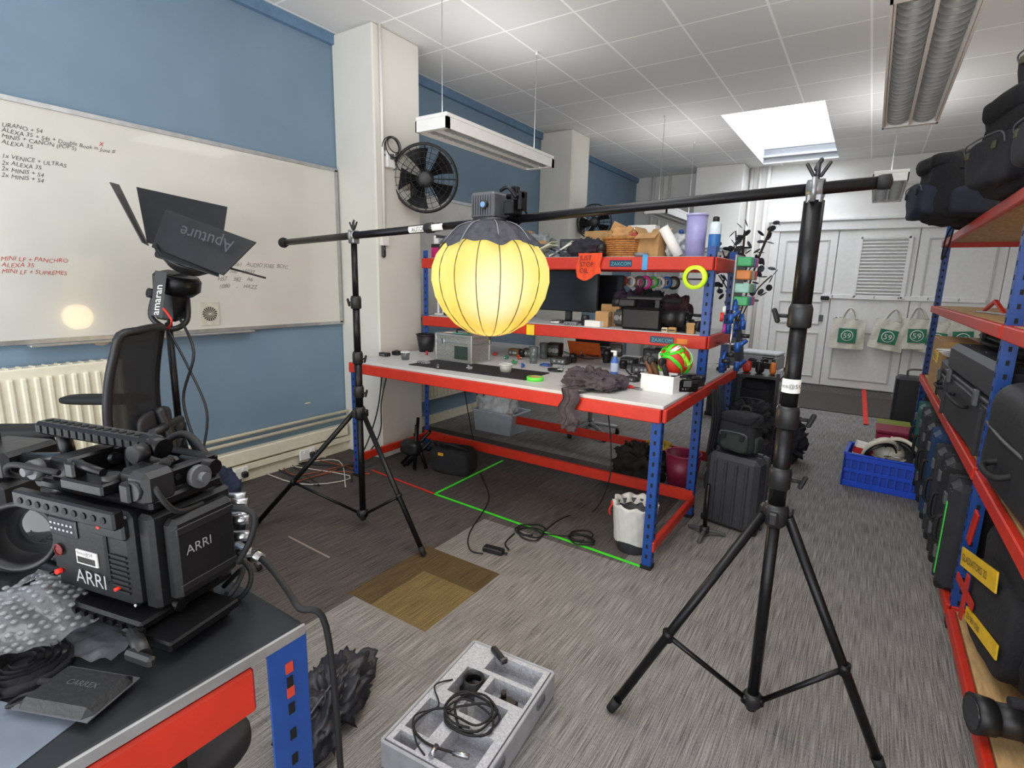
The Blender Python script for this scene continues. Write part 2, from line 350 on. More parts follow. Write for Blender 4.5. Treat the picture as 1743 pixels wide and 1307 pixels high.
for a in [(398,452,'361   AUDIO JOBS  BCFC',.042),(365,464,'PMW 300   15037',.042),(370,477,'HS7    382    A6',.042),(372,490,'1080    -    HAZZ',.042)]: wt(a[0],a[1],a[2],a[3],INF)
for a in [(0,443,'MINI LF + PANCHRO'),(2,454,'ALEXA 35'),(2,465,'MINI LF + SUPREMES')]: wt(a[0],a[1],a[2],.033,INR)
wt(168,249,'x',.05,INR)
p=X(357,534,XL+.034); stk=part(t,'sticker',mat('cfcabb',.5),bx(.034,p.y,p.z,.004,.13,.16)); 
part(stk,'focus_star',INK,[slab([Vector((.037,p.y+math.cos(q)*.008,p.z+math.sin(q)*.008)),Vector((.037,p.y+math.cos(q-.1)*.05,p.z+math.sin(q-.1)*.05)),Vector((.037,p.y+math.cos(q+.1)*.05,p.z+math.sin(q+.1)*.05))],(1,0,0),.001) for q in [2*math.pi*k/18 for k in range(18)]])
t=thing('whiteboard','pale white board on blue wall right of the near pillar','whiteboard',(XL,0,0)); part(t,'board_surface',mat('d4d6d4',.25,n=.03),bx(.025,4.7,1.8,.03,1.9,1.2,.004)); part(t,'frame',AL,bx(.028,4.7,2.4,.045,1.94,.03),bx(.028,4.7,1.2,.045,1.94,.03),bx(.028,3.75,1.8,.045,.03,1.2),bx(.028,5.65,1.8,.045,.03,1.2))
t=thing('whiteboard','distant white board on blue wall beyond far pillar','whiteboard',(XL,0,0)); part(t,'board_surface',mat('cfd2d2',.3),bx(.025,8.2,1.75,.03,1.6,.8,.004)); part(t,'frame',AL,bx(.028,8.2,2.16,.045,1.64,.03),bx(.028,8.2,1.34,.045,1.64,.03))
def radiator(label,y0,y1,z0,z1):
    t=thing('radiator',label,'radiator',(XL+.005,y0,0),0); n=int((y1-y0)/.055)
    part(t,'front_panel',CRM,bx(.1,(y1-y0)/2,(z0+z1)/2,.02,y1-y0,z1-z0,.008),[bx(.115,(k+.5)*(y1-y0)/n,(z0+z1)/2-.01,.02,.03,(z1-z0)*.86,.008) for k in range(n)])
    part(t,'top_grille',CRM,bx(.06,(y1-y0)/2,z1-.01,.08,y1-y0,.02),[bx(.06,(k+.5)*(y1-y0)/n,z1+.003,.06,.012,.006) for k in range(n)])
    part(t,'side_cover',CRM,bx(.06,.01,(z0+z1)/2,.08,.01,z1-z0)); part(t,'side_cover',CRM,bx(.06,y1-y0-.01,(z0+z1)/2,.08,.01,z1-z0))
    part(t,'valve',STL,cy((.06,y1-y0-.05,z0-.1),(.06,y1-y0-.05,z0+.02),.012),cy((.06,y1-y0-.05,z0-.04),(.12,y1-y0-.05,z0-.04),.02))
    part(t,'supply_pipe',CRM,cy((.04,.1,0),(.04,.1,z0+.02),.01)); part(t,'supply_pipe',CRM,cy((.06,y1-y0-.05,0),(.06,y1-y0-.05,z0-.08),.01))
radiator('cream ribbed radiator under the large handwritten board',.2,1.38,.45,1.05)
radiator('cream radiator behind the workbench below smaller board',3.8,5.1,.3,.85)
def socket(label,p):
    t=thing('power_socket',label,'socket',(XL+.07,p.y,p.z),0,'wall power sockets')
    part(t,'plate',WHT,bx(.008,0,0,.016,.15,.09,.004)); part(t,'switch',WHT,bx(.02,.03,.02,.008,.012,.02)); part(t,'switch',WHT,bx(.02,-.03,.02,.008,.012,.02))
    part(t,'plug',BLK,bx(.035,.035,-.01,.04,.045,.045,.008))
socket('white double socket on cream trunking nearest the black stand',X(405,806,-3.83)); socket('white double socket on trunking farther along the wall',X(522,772,-3.83))
one('paint_chip','peeled plaster patch on blue wall below board','paint chip',mat('cdb7a0',.8),soft((0,0,0),(.004,.09,.05),1,.0,1),loc=X(173,581,XL+.003))
one('paint_chip','small peeled white patch on blue wall above trunking','paint chip',mat('d8cfbf',.8),soft((0,0,0),(.004,.06,.012),1,.0,1),loc=X(524,686,XL+.003))
def fan(label,c,nd,R,wallx,group='black wall fans'):
    nd=Vector(nd).normalized(); t=thing('wall_fan',label,'fan',c,0,group); d,u,v=frame(nd)
    def P(a,r,h=0): return d*h+(u*math.cos(a)+v*math.sin(a))*r
    part(t,'outer_ring',BLK,la([(R*.97,-.05),(R,-.05),(R*1.02,.03),(R*.95,.05),(R*.93,.04),(R*.97,-.05)],(0,0,0),40,d,cap=False))
    gr=[to(d*.055,R*q,.0022,d,32) for q in (.25,.42,.58,.74,.88)]+[cy(P(a,R*.18,.07),P(a,R*.97,.045),.0022,n=5) for a in [2*math.pi*k/24 for k in range(24)]]
    part(t,'front_guard',BLK,gr)
    part(t,'rear_guard',BLK,[cy(P(a,R*.2,-.06),P(a,R*.98,-.03),.003,n=5) for a in [2*math.pi*k/12 for k in range(12)]],to(d*-.06,R*.5,.003,d))
    part(t,'hub',GRY,la([(R*.2,-.08),(R*.22,.02),(R*.17,.06),(.005,.075)],(0,0,0),24,d))
    for k in range(5):
        a=2*math.pi*k/5
        part(t,'blade',BLKM,sheet(lambda i,j: P(a+(i-.5)*(.5+.35*j),R*(.2+.68*j),.03*(i-.5)*2),6,5))
    q=Vector((wallx,c.y+.05,c.z-.05))-c
    part(t,'wall_bracket',BLK,cy(d*-.08,q,.03),bx(q.x+.01,q.y,q.z,.03,.12,.18,.006),cy(d*-.1,d*-.04,.07))
fan('large black wall fan on white pillar near the handwritten board',X(724,304,-3.25),(.55,-.72,-.1),.275,-3.415)
fan('smaller distant black fan on the far white pillar',X(1012,378,-3.2),(.35,-.9,-.05),.23,-3.41)
q=X(662,272,-3.41); t=thing('fused_switch','white fused switch box beside black wall fan','switch',(-3.42,q.y,q.z)); part(t,'box',WHT,bx(.02,0,0,.04,.09,.13,.006)); part(t,'rocker',GRY,bx(.042,0,.02,.008,.03,.04))
q=X(663,248,-3.40); one('cable','coiled black flex hanging beside pillar fan','cable',BLK,[to((random.uniform(-.01,.02),random.uniform(-.02,.02),random.uniform(-.02,.02)),.06+.008*k,.004,(1,random.uniform(-.3,.3),random.uniform(-.3,.3))) for k in range(4)],tb([(0,.02,-.06),(.01,.03,-.12),(.02,.08,-.18),(.05,.14,-.16)],.004),loc=(-3.38,q.y,q.z))
struct('trim_8',WB,cy((-3.405,3.2,1.95),(-3.405,3.2,HC),.012),bx(-3.405,3.2,1.9,.03,.08,.12,.004))
q=X(654,427,-3.40); t=thing('wall_sensor','small black wall sensor on pillar below fan','sensor',(-3.42,q.y,q.z)); part(t,'body',BLK,bx(.015,0,0,.03,.045,.11,.014)); part(t,'button',GRY,cy((.028,0,.02),(.034,0,.02),.01))

# ---------- WORKBENCH
def post(x,y,z0,z1,sx,sy,w_=.05,step=.06):
    th=.006; sh=[bx(x+sx*w_/2,y,(z0+z1)/2,w_,th,z1-z0),bx(x,y+sy*w_/2,(z0+z1)/2,th,w_,z1-z0)]
    k=z0+.08
    while k<z1-.04:
        sh.append(wm(bx(x+sx*(w_/2),y,k,.012,th+.003,.022),DK)); sh.append(wm(bx(x,y+sy*(w_/2),k,th+.003,.012,.022),DK)); k+=step
    sh.append(wm(bx(x+sx*w_/2,y+sy*w_/2,z0+.012,w_+.012,w_+.012,.024),RUB)); return sh
BX0,BX1,BY0,BYM,BY2,BYR,BZ=-3.3,-.84,2.72,3.55,4.2,4.5,.95
t=thing('workbench','long red and blue steel workbench with white top and shelves above','workbench',((BX0+BX1)/2,BY0,0))
ox,oy=(BX0+BX1)/2,BY0
def L_(sh): return [mv(s,(-ox,-oy,0)) for s in flat(sh)]
for (x,sx) in ((BX0,1),(BX1,-1)):
    part(t,'upright',BLU,L_([post(x,BY0,0,BZ-.01,sx,1)])); part(t,'upright',BLU,L_([post(x,BYM,0,1.82,sx,1)])); part(t,'upright',BLU,L_([post(x,BY2,BZ,1.82,sx,-1)])); part(t,'upright',BLU,L_([post(x,BYR,0,BZ-.01,sx,-1)]))
def beamx(y,z,h=.075): return bx((BX0+BX1)/2,y,z-h/2,BX1-BX0,.03,h,.005)
def beamy(x,y0,y1,z,h=.075): return bx(x,(y0+y1)/2,z-h/2,.03,y1-y0,h,.005)
for y in (BY0-.01,BYR): part(t,'beam',RED,L_([beamx(y,BZ-.02)]))
for x in (BX0,BX1): part(t,'side_beam',RED,L_([beamy(x+(.01 if x>-2 else -.01),BY0,BYR,BZ-.02)])); part(t,'lower_side_beam',RED,L_([beamy(x,BY0,BYM,.17,.06)]))
part(t,'lower_beam',RED,L_([beamx(BYM,.2,.08)])); part(t,'lower_beam',RED,L_([beamx(BYR,.2,.08)]))
WTOP=mat('c9cac9',.4,n=.04)
part(t,'worktop',WTOP,L_([bx((BX0+BX1)/2,(BY0+BYR)/2,BZ-.01,BX1-BX0+.02,BYR-BY0+.02,.02,.003)]))
for z in (1.26,1.76):
    part(t,'shelf_board',WTOP,L_([bx((BX0+BX1)/2,(BYM+BY2)/2,z-.01,BX1-BX0-.01,BY2-BYM-.04,.02)]))
    for y in (BYM-.012,BY2+.012): part(t,'shelf_beam',RED,L_([beamx(y,z-.005,.085)]))
    for x in (BX0,BX1): part(t,'shelf_side_beam',RED,L_([beamy(x,BYM,BY2,z-.005,.085)]))
def lbl(px,py,z,wd,ht,s,mt1,mt2,nm='sticker'):
    q=Y(px,py,BYM-.03); o=part(t,nm,mt1,L_([bx(q.x,BYM-.0295,z,wd,.002,ht)]))
    if s: text(o,'lettering',s,ht*.75,(q.x-ox-wd*.44,BYM-.0315-oy,z-ht*.3),(1,0,0),(0,0,1),mt2)
DBL=mat('1b2c50',.4); TCY=mat('41b4c4',.5)
lbl(1056,451,1.712,.16,.045,'ZAXCOM',DBL,TCY); lbl(1126,580,1.212,.16,.045,'ZAXCOM',DBL,TCY); lbl(1098,440,1.72,.035,.1,'',mat('3f9fd6',.5),None,'blue_tape')
lbl(1161,580,1.212,.07,.035,'',mat('e07a28',.5),None)
SHX=lambda px,py,y: Y(px,py,y).x

# ---------- generic small things
def hardcase(name,label,loc,rot,sx,sy,sz,mt=BLK,cat='case',stand=False,group=None,latch=BLK):
    t=thing(name,label,cat,loc,rot,group)
    if stand:
        part(t,'body',mt,bb(0,-sy*.16,0,sx,sy*.64,sz,.03),[bb(sx*q,-sy*.49,sz*.08,.02,.02,sz*.84,.006) for q in (-.3,-.1,.1,.3)],[bb(-sx*.5,-sy*q,sz*.08,.012,.02,sz*.84,.004) for q in (.3,.12)]); part(t,'lid',mt,bb(0,sy*.34,.003,sx,sy*.32,sz-.006,.03),bb(0,sy*.165,.002,sx+.012,.02,sz+.004,.006))
        part(t,'handle',RUB,tb([(-sx*.2,0,sz-.005),(-sx*.18,0,sz+.035),(sx*.18,0,sz+.035),(sx*.2,0,sz-.005)],.011,sub=4)); part(t,'side_handle',RUB,tb([(-sx*.5,-sy*.1,sz*.4),(-sx*.5-.03,-sy*.1,sz*.42),(-sx*.5-.03,-sy*.1,sz*.62),(-sx*.5,-sy*.1,sz*.64)],.01,sub=4))
        for s in (-1,1): part(t,'latch',latch,bx(s*sx*.33,sy*.15,sz+.002,.05,.05,.02,.005)); 
        for s in (.25,.78): part(t,'latch',latch,bx(-sx*.5-.006,sy*.16,sz*s,.016,.05,.06,.004))
        for s in (-1,1): part(t,'corner_guard',RUB,bb(s*sx*.47,-sy*.3,0,.05,sy*.2,.05,.01))
    else:
        part(t,'body',mt,bb(0,0,0,sx,sy,sz*.62,.03),[bb(sx*q,-sy/2-.002,.02,.02,.02,sz*.5,.005) for q in (-.42,.42)]); part(t,'lid',mt,bb(0,0,sz*.62,sx,sy,sz*.38,.03),bx(0,0,sz*.62,sx+.014,sy+.014,.02,.006),[bx(sx*q,0,sz,.03,sy*.8,.012,.004) for q in (-.35,0,.35)])
        part(t,'handle',RUB,tb([(-sx*.16,-sy/2,sz*.42),(-sx*.15,-sy/2-.035,sz*.42),(sx*.15,-sy/2-.035,sz*.42),(sx*.16,-sy/2,sz*.42)],.01,sub=4))
        for s in (-1,1): part(t,'latch',latch,bx(s*sx*.32,-sy/2-.012,sz*.6,.055,.02,.08,.005))
    return t
def backpack(label,loc,rot,sx,sy,sz,mt=FAB,acc=FAB2,seed=1,strap=RUB,name='backpack',group=None):
    t=thing(name,label,'backpack',loc,rot,group)
    part(t,'main_compartment',mt,soft((0,0,sz*.5),(sx,sy,sz),.45,sx*.08,9,seed)); part(t,'front_pocket',acc,soft((0,-sy*.45,sz*.34),(sx*.78,sy*.4,sz*.5),.45,sx*.06,9,seed+3))
    part(t,'top_flap',mt,soft((0,-sy*.08,sz*.88),(sx*.92,sy*.95,sz*.26),.5,sx*.06,8,seed+5))
    for s in (-1,1):
        part(t,'shoulder_strap',strap,tb([(s*sx*.25,sy*.4,sz*.9),(s*sx*.3,sy*.62,sz*.7),(s*sx*.33,sy*.64,sz*.4),(s*sx*.35,sy*.42,sz*.1)],.014)); 
        part(t,'side_strap',strap,tb([(s*sx*.38,-sy*.4,sz*.75),(s*sx*.53,0,sz*.72),(s*sx*.4,sy*.4,sz*.7)],.007)); part(t,'buckle',strap,bx(s*sx*.25,-sy*.66,sz*.45,.03,.012,.035,.004))
        part(t,'side_pocket',acc,soft((s*sx*.48,0,sz*.28),(sx*.18,sy*.6,sz*.4),.5,sx*.03,9,seed+8,n=12))
    part(t,'grab_handle',strap,tb([(-sx*.14,sy*.3,sz*.97),(-sx*.1,sy*.3,sz*1.1),(sx*.1,sy*.3,sz*1.1),(sx*.14,sy*.3,sz*.97)],.009)); part(t,'zip',GRY,tb([(-sx*.36,-sy*.62,sz*.45),(-sx*.3,-sy*.66,sz*.56),(sx*.3,-sy*.66,sz*.56),(sx*.36,-sy*.62,sz*.45)],.004))
    return t
def carton(label,loc,rot,sx,sy,sz,mt=CARD,open_=False,name='cardboard_box',tp=True):
    t=thing(name,label,'box',loc,rot)
    if open_:
        th=.005; part(t,'body',mt,bb(0,0,0,sx,sy,th),bb(-sx/2,0,0,th,sy,sz),bb(sx/2,0,0,th,sy,sz),bb(0,-sy/2,0,sx,th,sz),bb(0,sy/2,0,sx,th,sz))
        part(t,'flap',mt,mv(bx(0,-sy*.22,0,sx,sy*.42,th),(0,-sy/2,sz),(35,0,0))); part(t,'flap',mt,mv(bx(-sx*.2,0,0,sx*.4,sy,th),(-sx/2,0,sz),(0,50,0))); part(t,'flap',mt,mv(bx(0,sy*.22,0,sx,sy*.42,th),(0,sy/2,sz),(40,0,0)))
    else:
        part(t,'body',mt,bb(0,0,0,sx,sy,sz,.003)); part(t,'flap_seam',mat('6e5334',.8),bx(0,0,sz,sx*.99,.003,.002))
        if tp: part(t,'packing_tape',mat('c9a76c',.3),bx(0,0,sz+.001,sx+.002,.045,.002),bx(sx/2+.001,0,sz*.85,.002,.045,sz*.3),bx(-sx/2-.001,0,sz*.85,.002,.045,sz*.3))
    return t
def roll(label,loc,R,ri,h,mt,d=(0,0,1),name='tape_roll',group=None,core=CARD):
    t=thing(name,label,'tape roll',loc,0,group); part(t,'tape',mt,ring((0,0,0),R,ri*1.08,h,d)); part(t,'core',core,ring((0,0,0),ri*1.08,ri,h*1.02,d)); return t
def bottle(name,label,loc,prof,mt,capprof,capm,cat='bottle',band=None):
    t=thing(name,label,cat,loc); part(t,'body',mt,la(prof)); part(t,'cap',capm,la(capprof))
    if band: part(t,'label_band',band[2],la([(band[0]+.001,band[1]),(band[0]+.001,band[3])],cap=False))
    return t
def monitor(label,loc,rot,w_,h_):
    t=thing('monitor',label,'monitor',loc,rot); part(t,'bezel',BLK,bb(0,0,.09,w_,.025,h_,.008)); part(t,'screen',mat('1a1c20',.15,n=.05),bb(0,-.0135,.1,w_-.02,.002,h_-.02))
    part(t,'stand_neck',BLK,bb(0,.03,.01,.06,.03,.2,.01)); part(t,'stand_base',BLK,bb(0,.02,0,.24,.17,.012,.005)); return t
def videocam(label,loc,rot,s=1,name='video_camera'):
    t=thing(name,label,'camera',loc,rot)
    part(t,'body',BLKM,bb(0,0,0,.24*s,.11*s,.13*s,.015*s),bb(.05*s,-.06*s,.02*s,.12*s,.02*s,.09*s,.005)); part(t,'lens',BLK,cy((-.12*s,0,.075*s),(-.2*s,0,.075*s),.045*s),cy((-.2*s,0,.075*s),(-.25*s,0,.075*s),.05*s,.056*s),wm(cy((-.245*s,0,.075*s),(-.252*s,0,.075*s),.045*s),mat('20242e',.1)))
    part(t,'top_handle',BLK,bb(-.08*s,0,.12*s,.025*s,.03*s,.06*s),bb(.07*s,0,.12*s,.025*s,.03*s,.06*s),bb(0,0,.17*s,.22*s,.035*s,.025*s,.008)); part(t,'microphone',FAB,cy((-.2*s,-.05*s,.17*s),(-.02*s,-.05*s,.17*s),.014*s))
    part(t,'viewfinder',BLK,bb(.1*s,0,.13*s,.1*s,.05*s,.045*s,.008),cy((.14*s,0,.15*s),(.19*s,0,.155*s),.022*s,.03*s)); part(t,'flip_screen',GRY,bb(-.02*s,-.075*s,.06*s,.09*s,.012*s,.065*s,.003)); part(t,'control_buttons',LGR,[bx((-.06+.03*k)*s,-.058*s,.035*s,.012*s,.008*s,.01*s) for k in range(5)])
    return t
def gadget(nm,lab,loc,rot,w_,d_,h_,c,cat=None):
    t_=thing(nm,lab,cat or nm.replace('_',' '),loc,rot); part(t_,'body',mat(c,.5),bb(0,0,0,w_,d_,h_,.006)); fp_=part(t_,'face_plate',GRY,bb(0,-d_/2-.001,h_*.15,w_*.8,.003,h_*.7))
    for s in (-.2,.1,.3): part(fp_,'knob',LGR,cy((w_*s,-d_/2,h_*.5),(w_*s,-d_/2-.01,h_*.5),h_*.16))
    return t_
def lens(lab,loc,r,h,c='1b1b1d'):
    t_=thing('camera_lens',lab,'lens',loc); part(t_,'barrel',mat(c,.4),la([(r*.85,0),(r*.9,h*.1),(r,h*.2),(r,h*.9),(r*.94,h),(r*.8,h),(r*.78,h*.93),(0,h*.92)])); part(t_,'focus_ring',RUB,ring((0,0,h*.6),r*1.05,r*.98,h*.25)); part(t_,'mount',STL,ring((0,0,.004),r*.86,r*.6,.007)); return t_
def coilthing(lab,loc,R,c='17171a',n=4):
    random.seed(int(R*1e4)+n); pts=[]
    for k in range(n*8): a=k*math.pi/4; rr=R+random.uniform(-.012,.012); pts.append((rr*math.cos(a),rr*.85*math.sin(a),.006+.0025*k/8+random.uniform(0,.003)))
    t_=thing('cable',lab,'cable',loc); part(t_,'coil',mat(c,.6),tb(pts,.0045,6,3)); part(t_,'plug',LGR if c=='17171a' else BLK,cy(pts[-1],Vector(pts[-1])+Vector((.03,.02,.004)),.007)); return t_

# ---------- TOP SHELF ITEMS
T1=1.76; yT=3.72
def tx(px,y=yT,py=420): return Vector((max(Y(px,py,y).x,BX0+.05),y,T1))
t_=thing('book','dark upright books at left end of top shelf','book',tx(712),3); part(t_,'cover',mat('3c4148',.6),bb(0,0,0,.03,.16,.2,.002)); part(t_,'pages',PAP,bb(.0,-.002,.006,.022,.16,.188))
t_=thing('folder','pale grey upright folder on top shelf beside pink carton','folder',tx(728),0); part(t_,'cover',mat('b9bcbd',.6),bb(.03,0,0,.05,.18,.17,.002)); part(t_,'pages',PAP,bb(.03,-.002,.006,.04,.18,.16))
t_=thing('carton','small magenta and black carton on top shelf','box',tx(745,3.65),0); part(t_,'body',mat('c3256f',.5),bb(0,0,0,.08,.08,.09,.002)); part(t_,'top_band',BLK,bb(0,0,.09,.082,.082,.03,.002))
t_=thing('spray_tin','small blue tin on top shelf beside magenta carton','tin',tx(768,3.66)); part(t_,'body',mat('2b69b0',.4),la([(.03,0),(.03,.11),(.022,.12)])); part(t_,'lid',LGR,la([(.024,.12),(.024,.135),(.005,.137)]))
carton('shallow open cardboard box on top shelf right of lantern',tx(897),10,.22,.2,.09,open_=True)
def crumple(name,label,cat,mt,loc,s,seed,rot=0,e=.7,amp=.3,fr=14):
    return one(name,label,cat,mt,soft((0,0,s[2]*.48),s,e,min(s)*amp,fr,seed,n=26,half=True,fold=True),loc=loc,rot=rot)
for i,(px,c,ang,lab) in enumerate([(925,'c7c9b0',20,'pale green padded envelope leaning on top shelf'),(938,'5a6470',-25,'dark slate envelope sloping on top shelf'),(955,'e0dfd6',30,'white folded papers tilted on top shelf near orange cloth')]):
    one('envelope',lab,'envelope',mat(c,.6),bx(0,0,0,.2,.14,.012,.004,(0,-ang,12*i)),bx(.02,.01,.02,.17,.12,.006,.002,(4,-ang-7,10*i)),loc=tx(px,3.66+.05*i)+Vector((0,0,.06)))
crumple('cloth_bag','crumpled black cloth bag on top shelf above orange cloth','bag',mat('2a2a33',.9,bump=.4),tx(1003,3.68),(.3,.22,.13),4)
crumple('plastic_bag','crinkled grey plastic bag behind padded envelope on top shelf','bag',mat('8b8f92',.3,n=.2),tx(915,3.98),(.28,.2,.2),61)
crumple('plastic_packet','crumpled blue and white packet on top shelf near open box','packet',mat('6f8fb5',.5,n=.4,sc=9),tx(868,3.7),(.16,.14,.13),63)
carton('tall brown carton behind the padded envelopes on top shelf',tx(885,4.02),6,.2,.16,.24)
gadget('charger','dark charging unit on top shelf behind the cloth bag',tx(975,4.02),10,.18,.14,.16,'33353a')
lens('short black lens upright on top shelf left of basket',tx(1024,3.62),.035,.09)
carton('brown box at back of top shelf behind basket',tx(1020,4.05),-4,.2,.14,.22)
carton('white flat carton at back of top shelf behind cardboard box',tx(1095,4.05),5,.2,.14,.25,mt=PAP,name='carton',tp=False)
roll('grey tape roll lying on top shelf before cardboard box',tx(1092,3.6)+Vector((0,0,.013)),.045,.03,.025,mat('7b7d80',.5))
def basket(label,loc,rot,a,b,h):
    t=thing('wicker_basket',label,'basket',loc,rot); BR=mat('a8713a',.7,n=.3,sc=30); sh=[]
    n=34; rows=9
    for k in range(rows):
        z=h*(k+.5)/rows; s=.86+.14*k/rows
        sh.append(tb([(a*s*math.cos(q)*(1+.012*(-1)**(j+k)),b*s*math.sin(q)*(1+.012*(-1)**(j+k)),z) for j,q in enumerate([2*math.pi*j/n for j in range(n)])],h/rows*.5,6,1,True))
    part(t,'weave',BR,sh,bb(0,0,0,a*1.3,b*1.3,.008))
    part(t,'stakes',mat('7d4f26',.7),[cy((a*.86*math.cos(q),b*.86*math.sin(q),0),(a*1.0*math.cos(q),b*1.0*math.sin(q),h),.005,n=6) for q in [2*math.pi*j/18 for j in range(18)]])
    part(t,'rim',BR,tb([(a*1.02*math.cos(q),b*1.02*math.sin(q),h) for q in [2*math.pi*j/24 for j in range(24)]],.011,8,1,True))
bp=tx(1062,3.7)
basket('brown wicker basket of odds and ends on top shelf',bp,0,.15,.11,.13)
crumple('rag','crumpled tan paper piled in the wicker basket','paper',mat('b98d5c',.8),bp+Vector((-.02,.02,.08)),(.2,.15,.13),6)
crumple('plastic_packet','red wrapped packet on top of the wicker basket','packet',mat('a9423a',.5),bp+Vector((.06,-.02,.1)),(.09,.07,.07),9)
one('board_offcut','tan cardboard flap sticking up from wicker basket','cardboard',CARD,bx(0,0,.1,.14,.006,.12,.001,(10,25,20)),loc=bp+Vector((-.04,0,.07)))
carton('tan carton standing behind wicker basket on top shelf',tx(1045,3.95),15,.14,.1,.2)
carton('open cardboard box holding white paper roll on top shelf',tx(1112,3.72),-8,.15,.16,.16,open_=True)
t_=thing('paper_roll','loose white paper roll leaning in cardboard box','paper roll',tx(1142,3.68)+Vector((0,0,.1)),0); part(t_,'wound_paper',PAP,ring((0,0,0),.035,.02,.22,(.5,.1,-.8))); part(t_,'core',CARD,ring((0,0,0),.02,.017,.222,(.5,.1,-.8)))
crumple('plastic_bag','crinkled clear plastic bag beside white paper roll','bag',mat('d3d6d8',.25,n=.1,alpha=.75),tx(1150,3.78),(.14,.14,.16),12)
t_=thing('storage_tube','tall lilac translucent tube at right end of top shelf','tube',tx(1183,3.7)); part(t_,'tube',mat('9c98c9',.35,n=.05),la([(.062,0),(.066,.27)],n=28)); part(t_,'rim',mat('b9b5df',.3),ring((0,0,.27),.07,.062,.014))
bottle('aerosol_can','white and blue aerosol can beside lilac tube',tx(1215,3.66),[(.034,0),(.036,.005),(.036,.2),(.03,.215),(.012,.22)],mat('d9e4ee',.3),[(.02,.215),(.02,.245),(.012,.25)],BLK,'spray can',band=(.036,.03,mat('2f6fb5',.4),.14))
bottle('aerosol_can','small silver aerosol can behind white paper roll',tx(1158,3.95),[(.028,0),(.028,.16),(.02,.175)],LGR,[(.018,.17),(.018,.2),(.01,.205)],BLU,'spray can')
crumple('cloth_bag','small dark bag near pink carton on top shelf','bag',mat('5a4b45',.9,bump=.3),tx(790,3.75),(.13,.14,.1),16)
q=Y(1003,432,BYM-.05)
t_=thing('orange_cloth','orange cloth with black slogan draped over top shelf beam','cloth',(q.x,BYM-.04,1.775)); OR=mat('e8502a',.85,n=.08)
part(t_,'fabric',OR,sheet(lambda i,j:((i-.5)*.185+.008*math.sin(j*7),(.1 if j<.1 else -.008)+.006*math.sin(i*17+j*4),(.012 if j<.1 else .012-(j-.1)*.19*(1+.15*math.sin(i*5)))),24,16))
for k,s in enumerate(('JUST','STOP','OIL')): text(t_,'slogan',s,.045,(-.066,-.022,-.042-.044*k),(1,0,0),(0,0,1),BLK)
# ---------- MID SHELF ITEMS
T2=1.26
def mx(px,y=3.72,py=545): return Vector((max(Y(px,py,y).x,BX0+.07),y,T2))
monitor('black flat monitor on middle shelf right of glowing lantern',mx(965,3.82),2,.52,.32)
monitor('small black monitor at middle shelf partly behind the first one',mx(1022,4.0),-4,.38,.29)
t_=thing('desk_lamp','slim white upright lamp on middle shelf left end','lamp',mx(738,3.7)); part(t_,'base',WHT,bb(0,0,0,.09,.09,.015,.005)); part(t_,'column',WHT,bb(-.03,0,.015,.018,.02,.36,.004)); part(t_,'column',WHT,bb(.03,0,.015,.018,.02,.36,.004)); part(t_,'top_bar',STL,bb(0,0,.375,.09,.03,.02,.004))
gadget('charger','black battery charger on middle shelf left of lantern',mx(770,3.75),5,.12,.12,.14,'232428')
gadget('recorder','grey rack recorder on middle shelf at far left end',mx(725,3.95),0,.2,.16,.2,'3a3c41')
videocam('black camcorder with mic on middle shelf beneath tape rolls',mx(1095,3.66),182,1.2)
carton('small brown cardboard box left of camcorder on middle shelf',mx(1027,3.68),8,.1,.1,.11)
carton('low white carton at front edge of middle shelf',mx(1012,3.62),-5,.13,.07,.045,mt=PAP,name='carton',tp=False)
carton('flat kraft carton under the small brown box at back',mx(1040,3.82),12,.14,.1,.16)
gadget('receiver','black receiver unit stacked behind white carton on middle shelf',mx(1062,3.85),0,.14,.14,.13,'26272b')
gadget('hard_drive','small silver drive in front of the flat monitor',mx(972,3.6),6,.1,.06,.025,'8e9194')
lens('black lens on middle shelf between monitor and brown box',mx(996,3.64),.03,.08)
coilthing('white coiled lead on middle shelf under flat monitor',mx(948,3.64),.045,'d8d6d0',3)
crumple('soft_case','dark purple soft pouch on middle shelf above camcorder','pouch',mat('3a2a3e',.8,bump=.3),mx(1065,3.98),(.22,.13,.27),21)
crumple('soft_case','black soft pouch behind camcorder on middle shelf','pouch',FAB,mx(1105,3.97),(.22,.14,.28),24)
crumple('soft_case','maroon and black pouch right of camcorder','pouch',mat('40222b',.8,bump=.3),mx(1150,3.9),(.2,.14,.25),25)
crumple('soft_case','pink trimmed black pouch leaning at back of middle shelf','pouch',mat('6b2a4a',.8,bump=.3),mx(1085,4.08),(.16,.1,.3),27)
videocam('compact black camera on middle shelf beside right post',mx(1162,3.68),150,.7)
carton('tiny tan box beside right post on middle shelf',mx(1178,3.6),0,.05,.05,.07)
t_=thing('battery','small amber battery block on middle shelf right end','battery',mx(1146,3.6)); part(t_,'body',mat('b99058',.5),bb(0,0,0,.05,.03,.035,.004)); part(t_,'contact_strip',BLK,bb(0,-.016,.01,.04,.004,.01))
t_=thing('battery','small cream battery block left of the amber one','battery',mx(1133,3.6)); part(t_,'body',mat('cfc3a0',.5),bb(0,0,0,.04,.03,.03,.004)); part(t_,'contact_strip',BLK,bb(0,-.016,.01,.03,.004,.01))
t_=thing('tape_rail','thin steel rail above middle shelf carrying tape rolls','rail',(SHX(1105,465,4.1),4.1,1.62)); part(t_,'rod',STL,cy((-.45,0,0),(.45,0,0),.007)); part(t_,'hanger',STL,cy((-.44,.0,.0),(-.44,.0,.13),.005)); part(t_,'hanger',STL,cy((.44,.0,.0),(.44,.0,.13),.005))
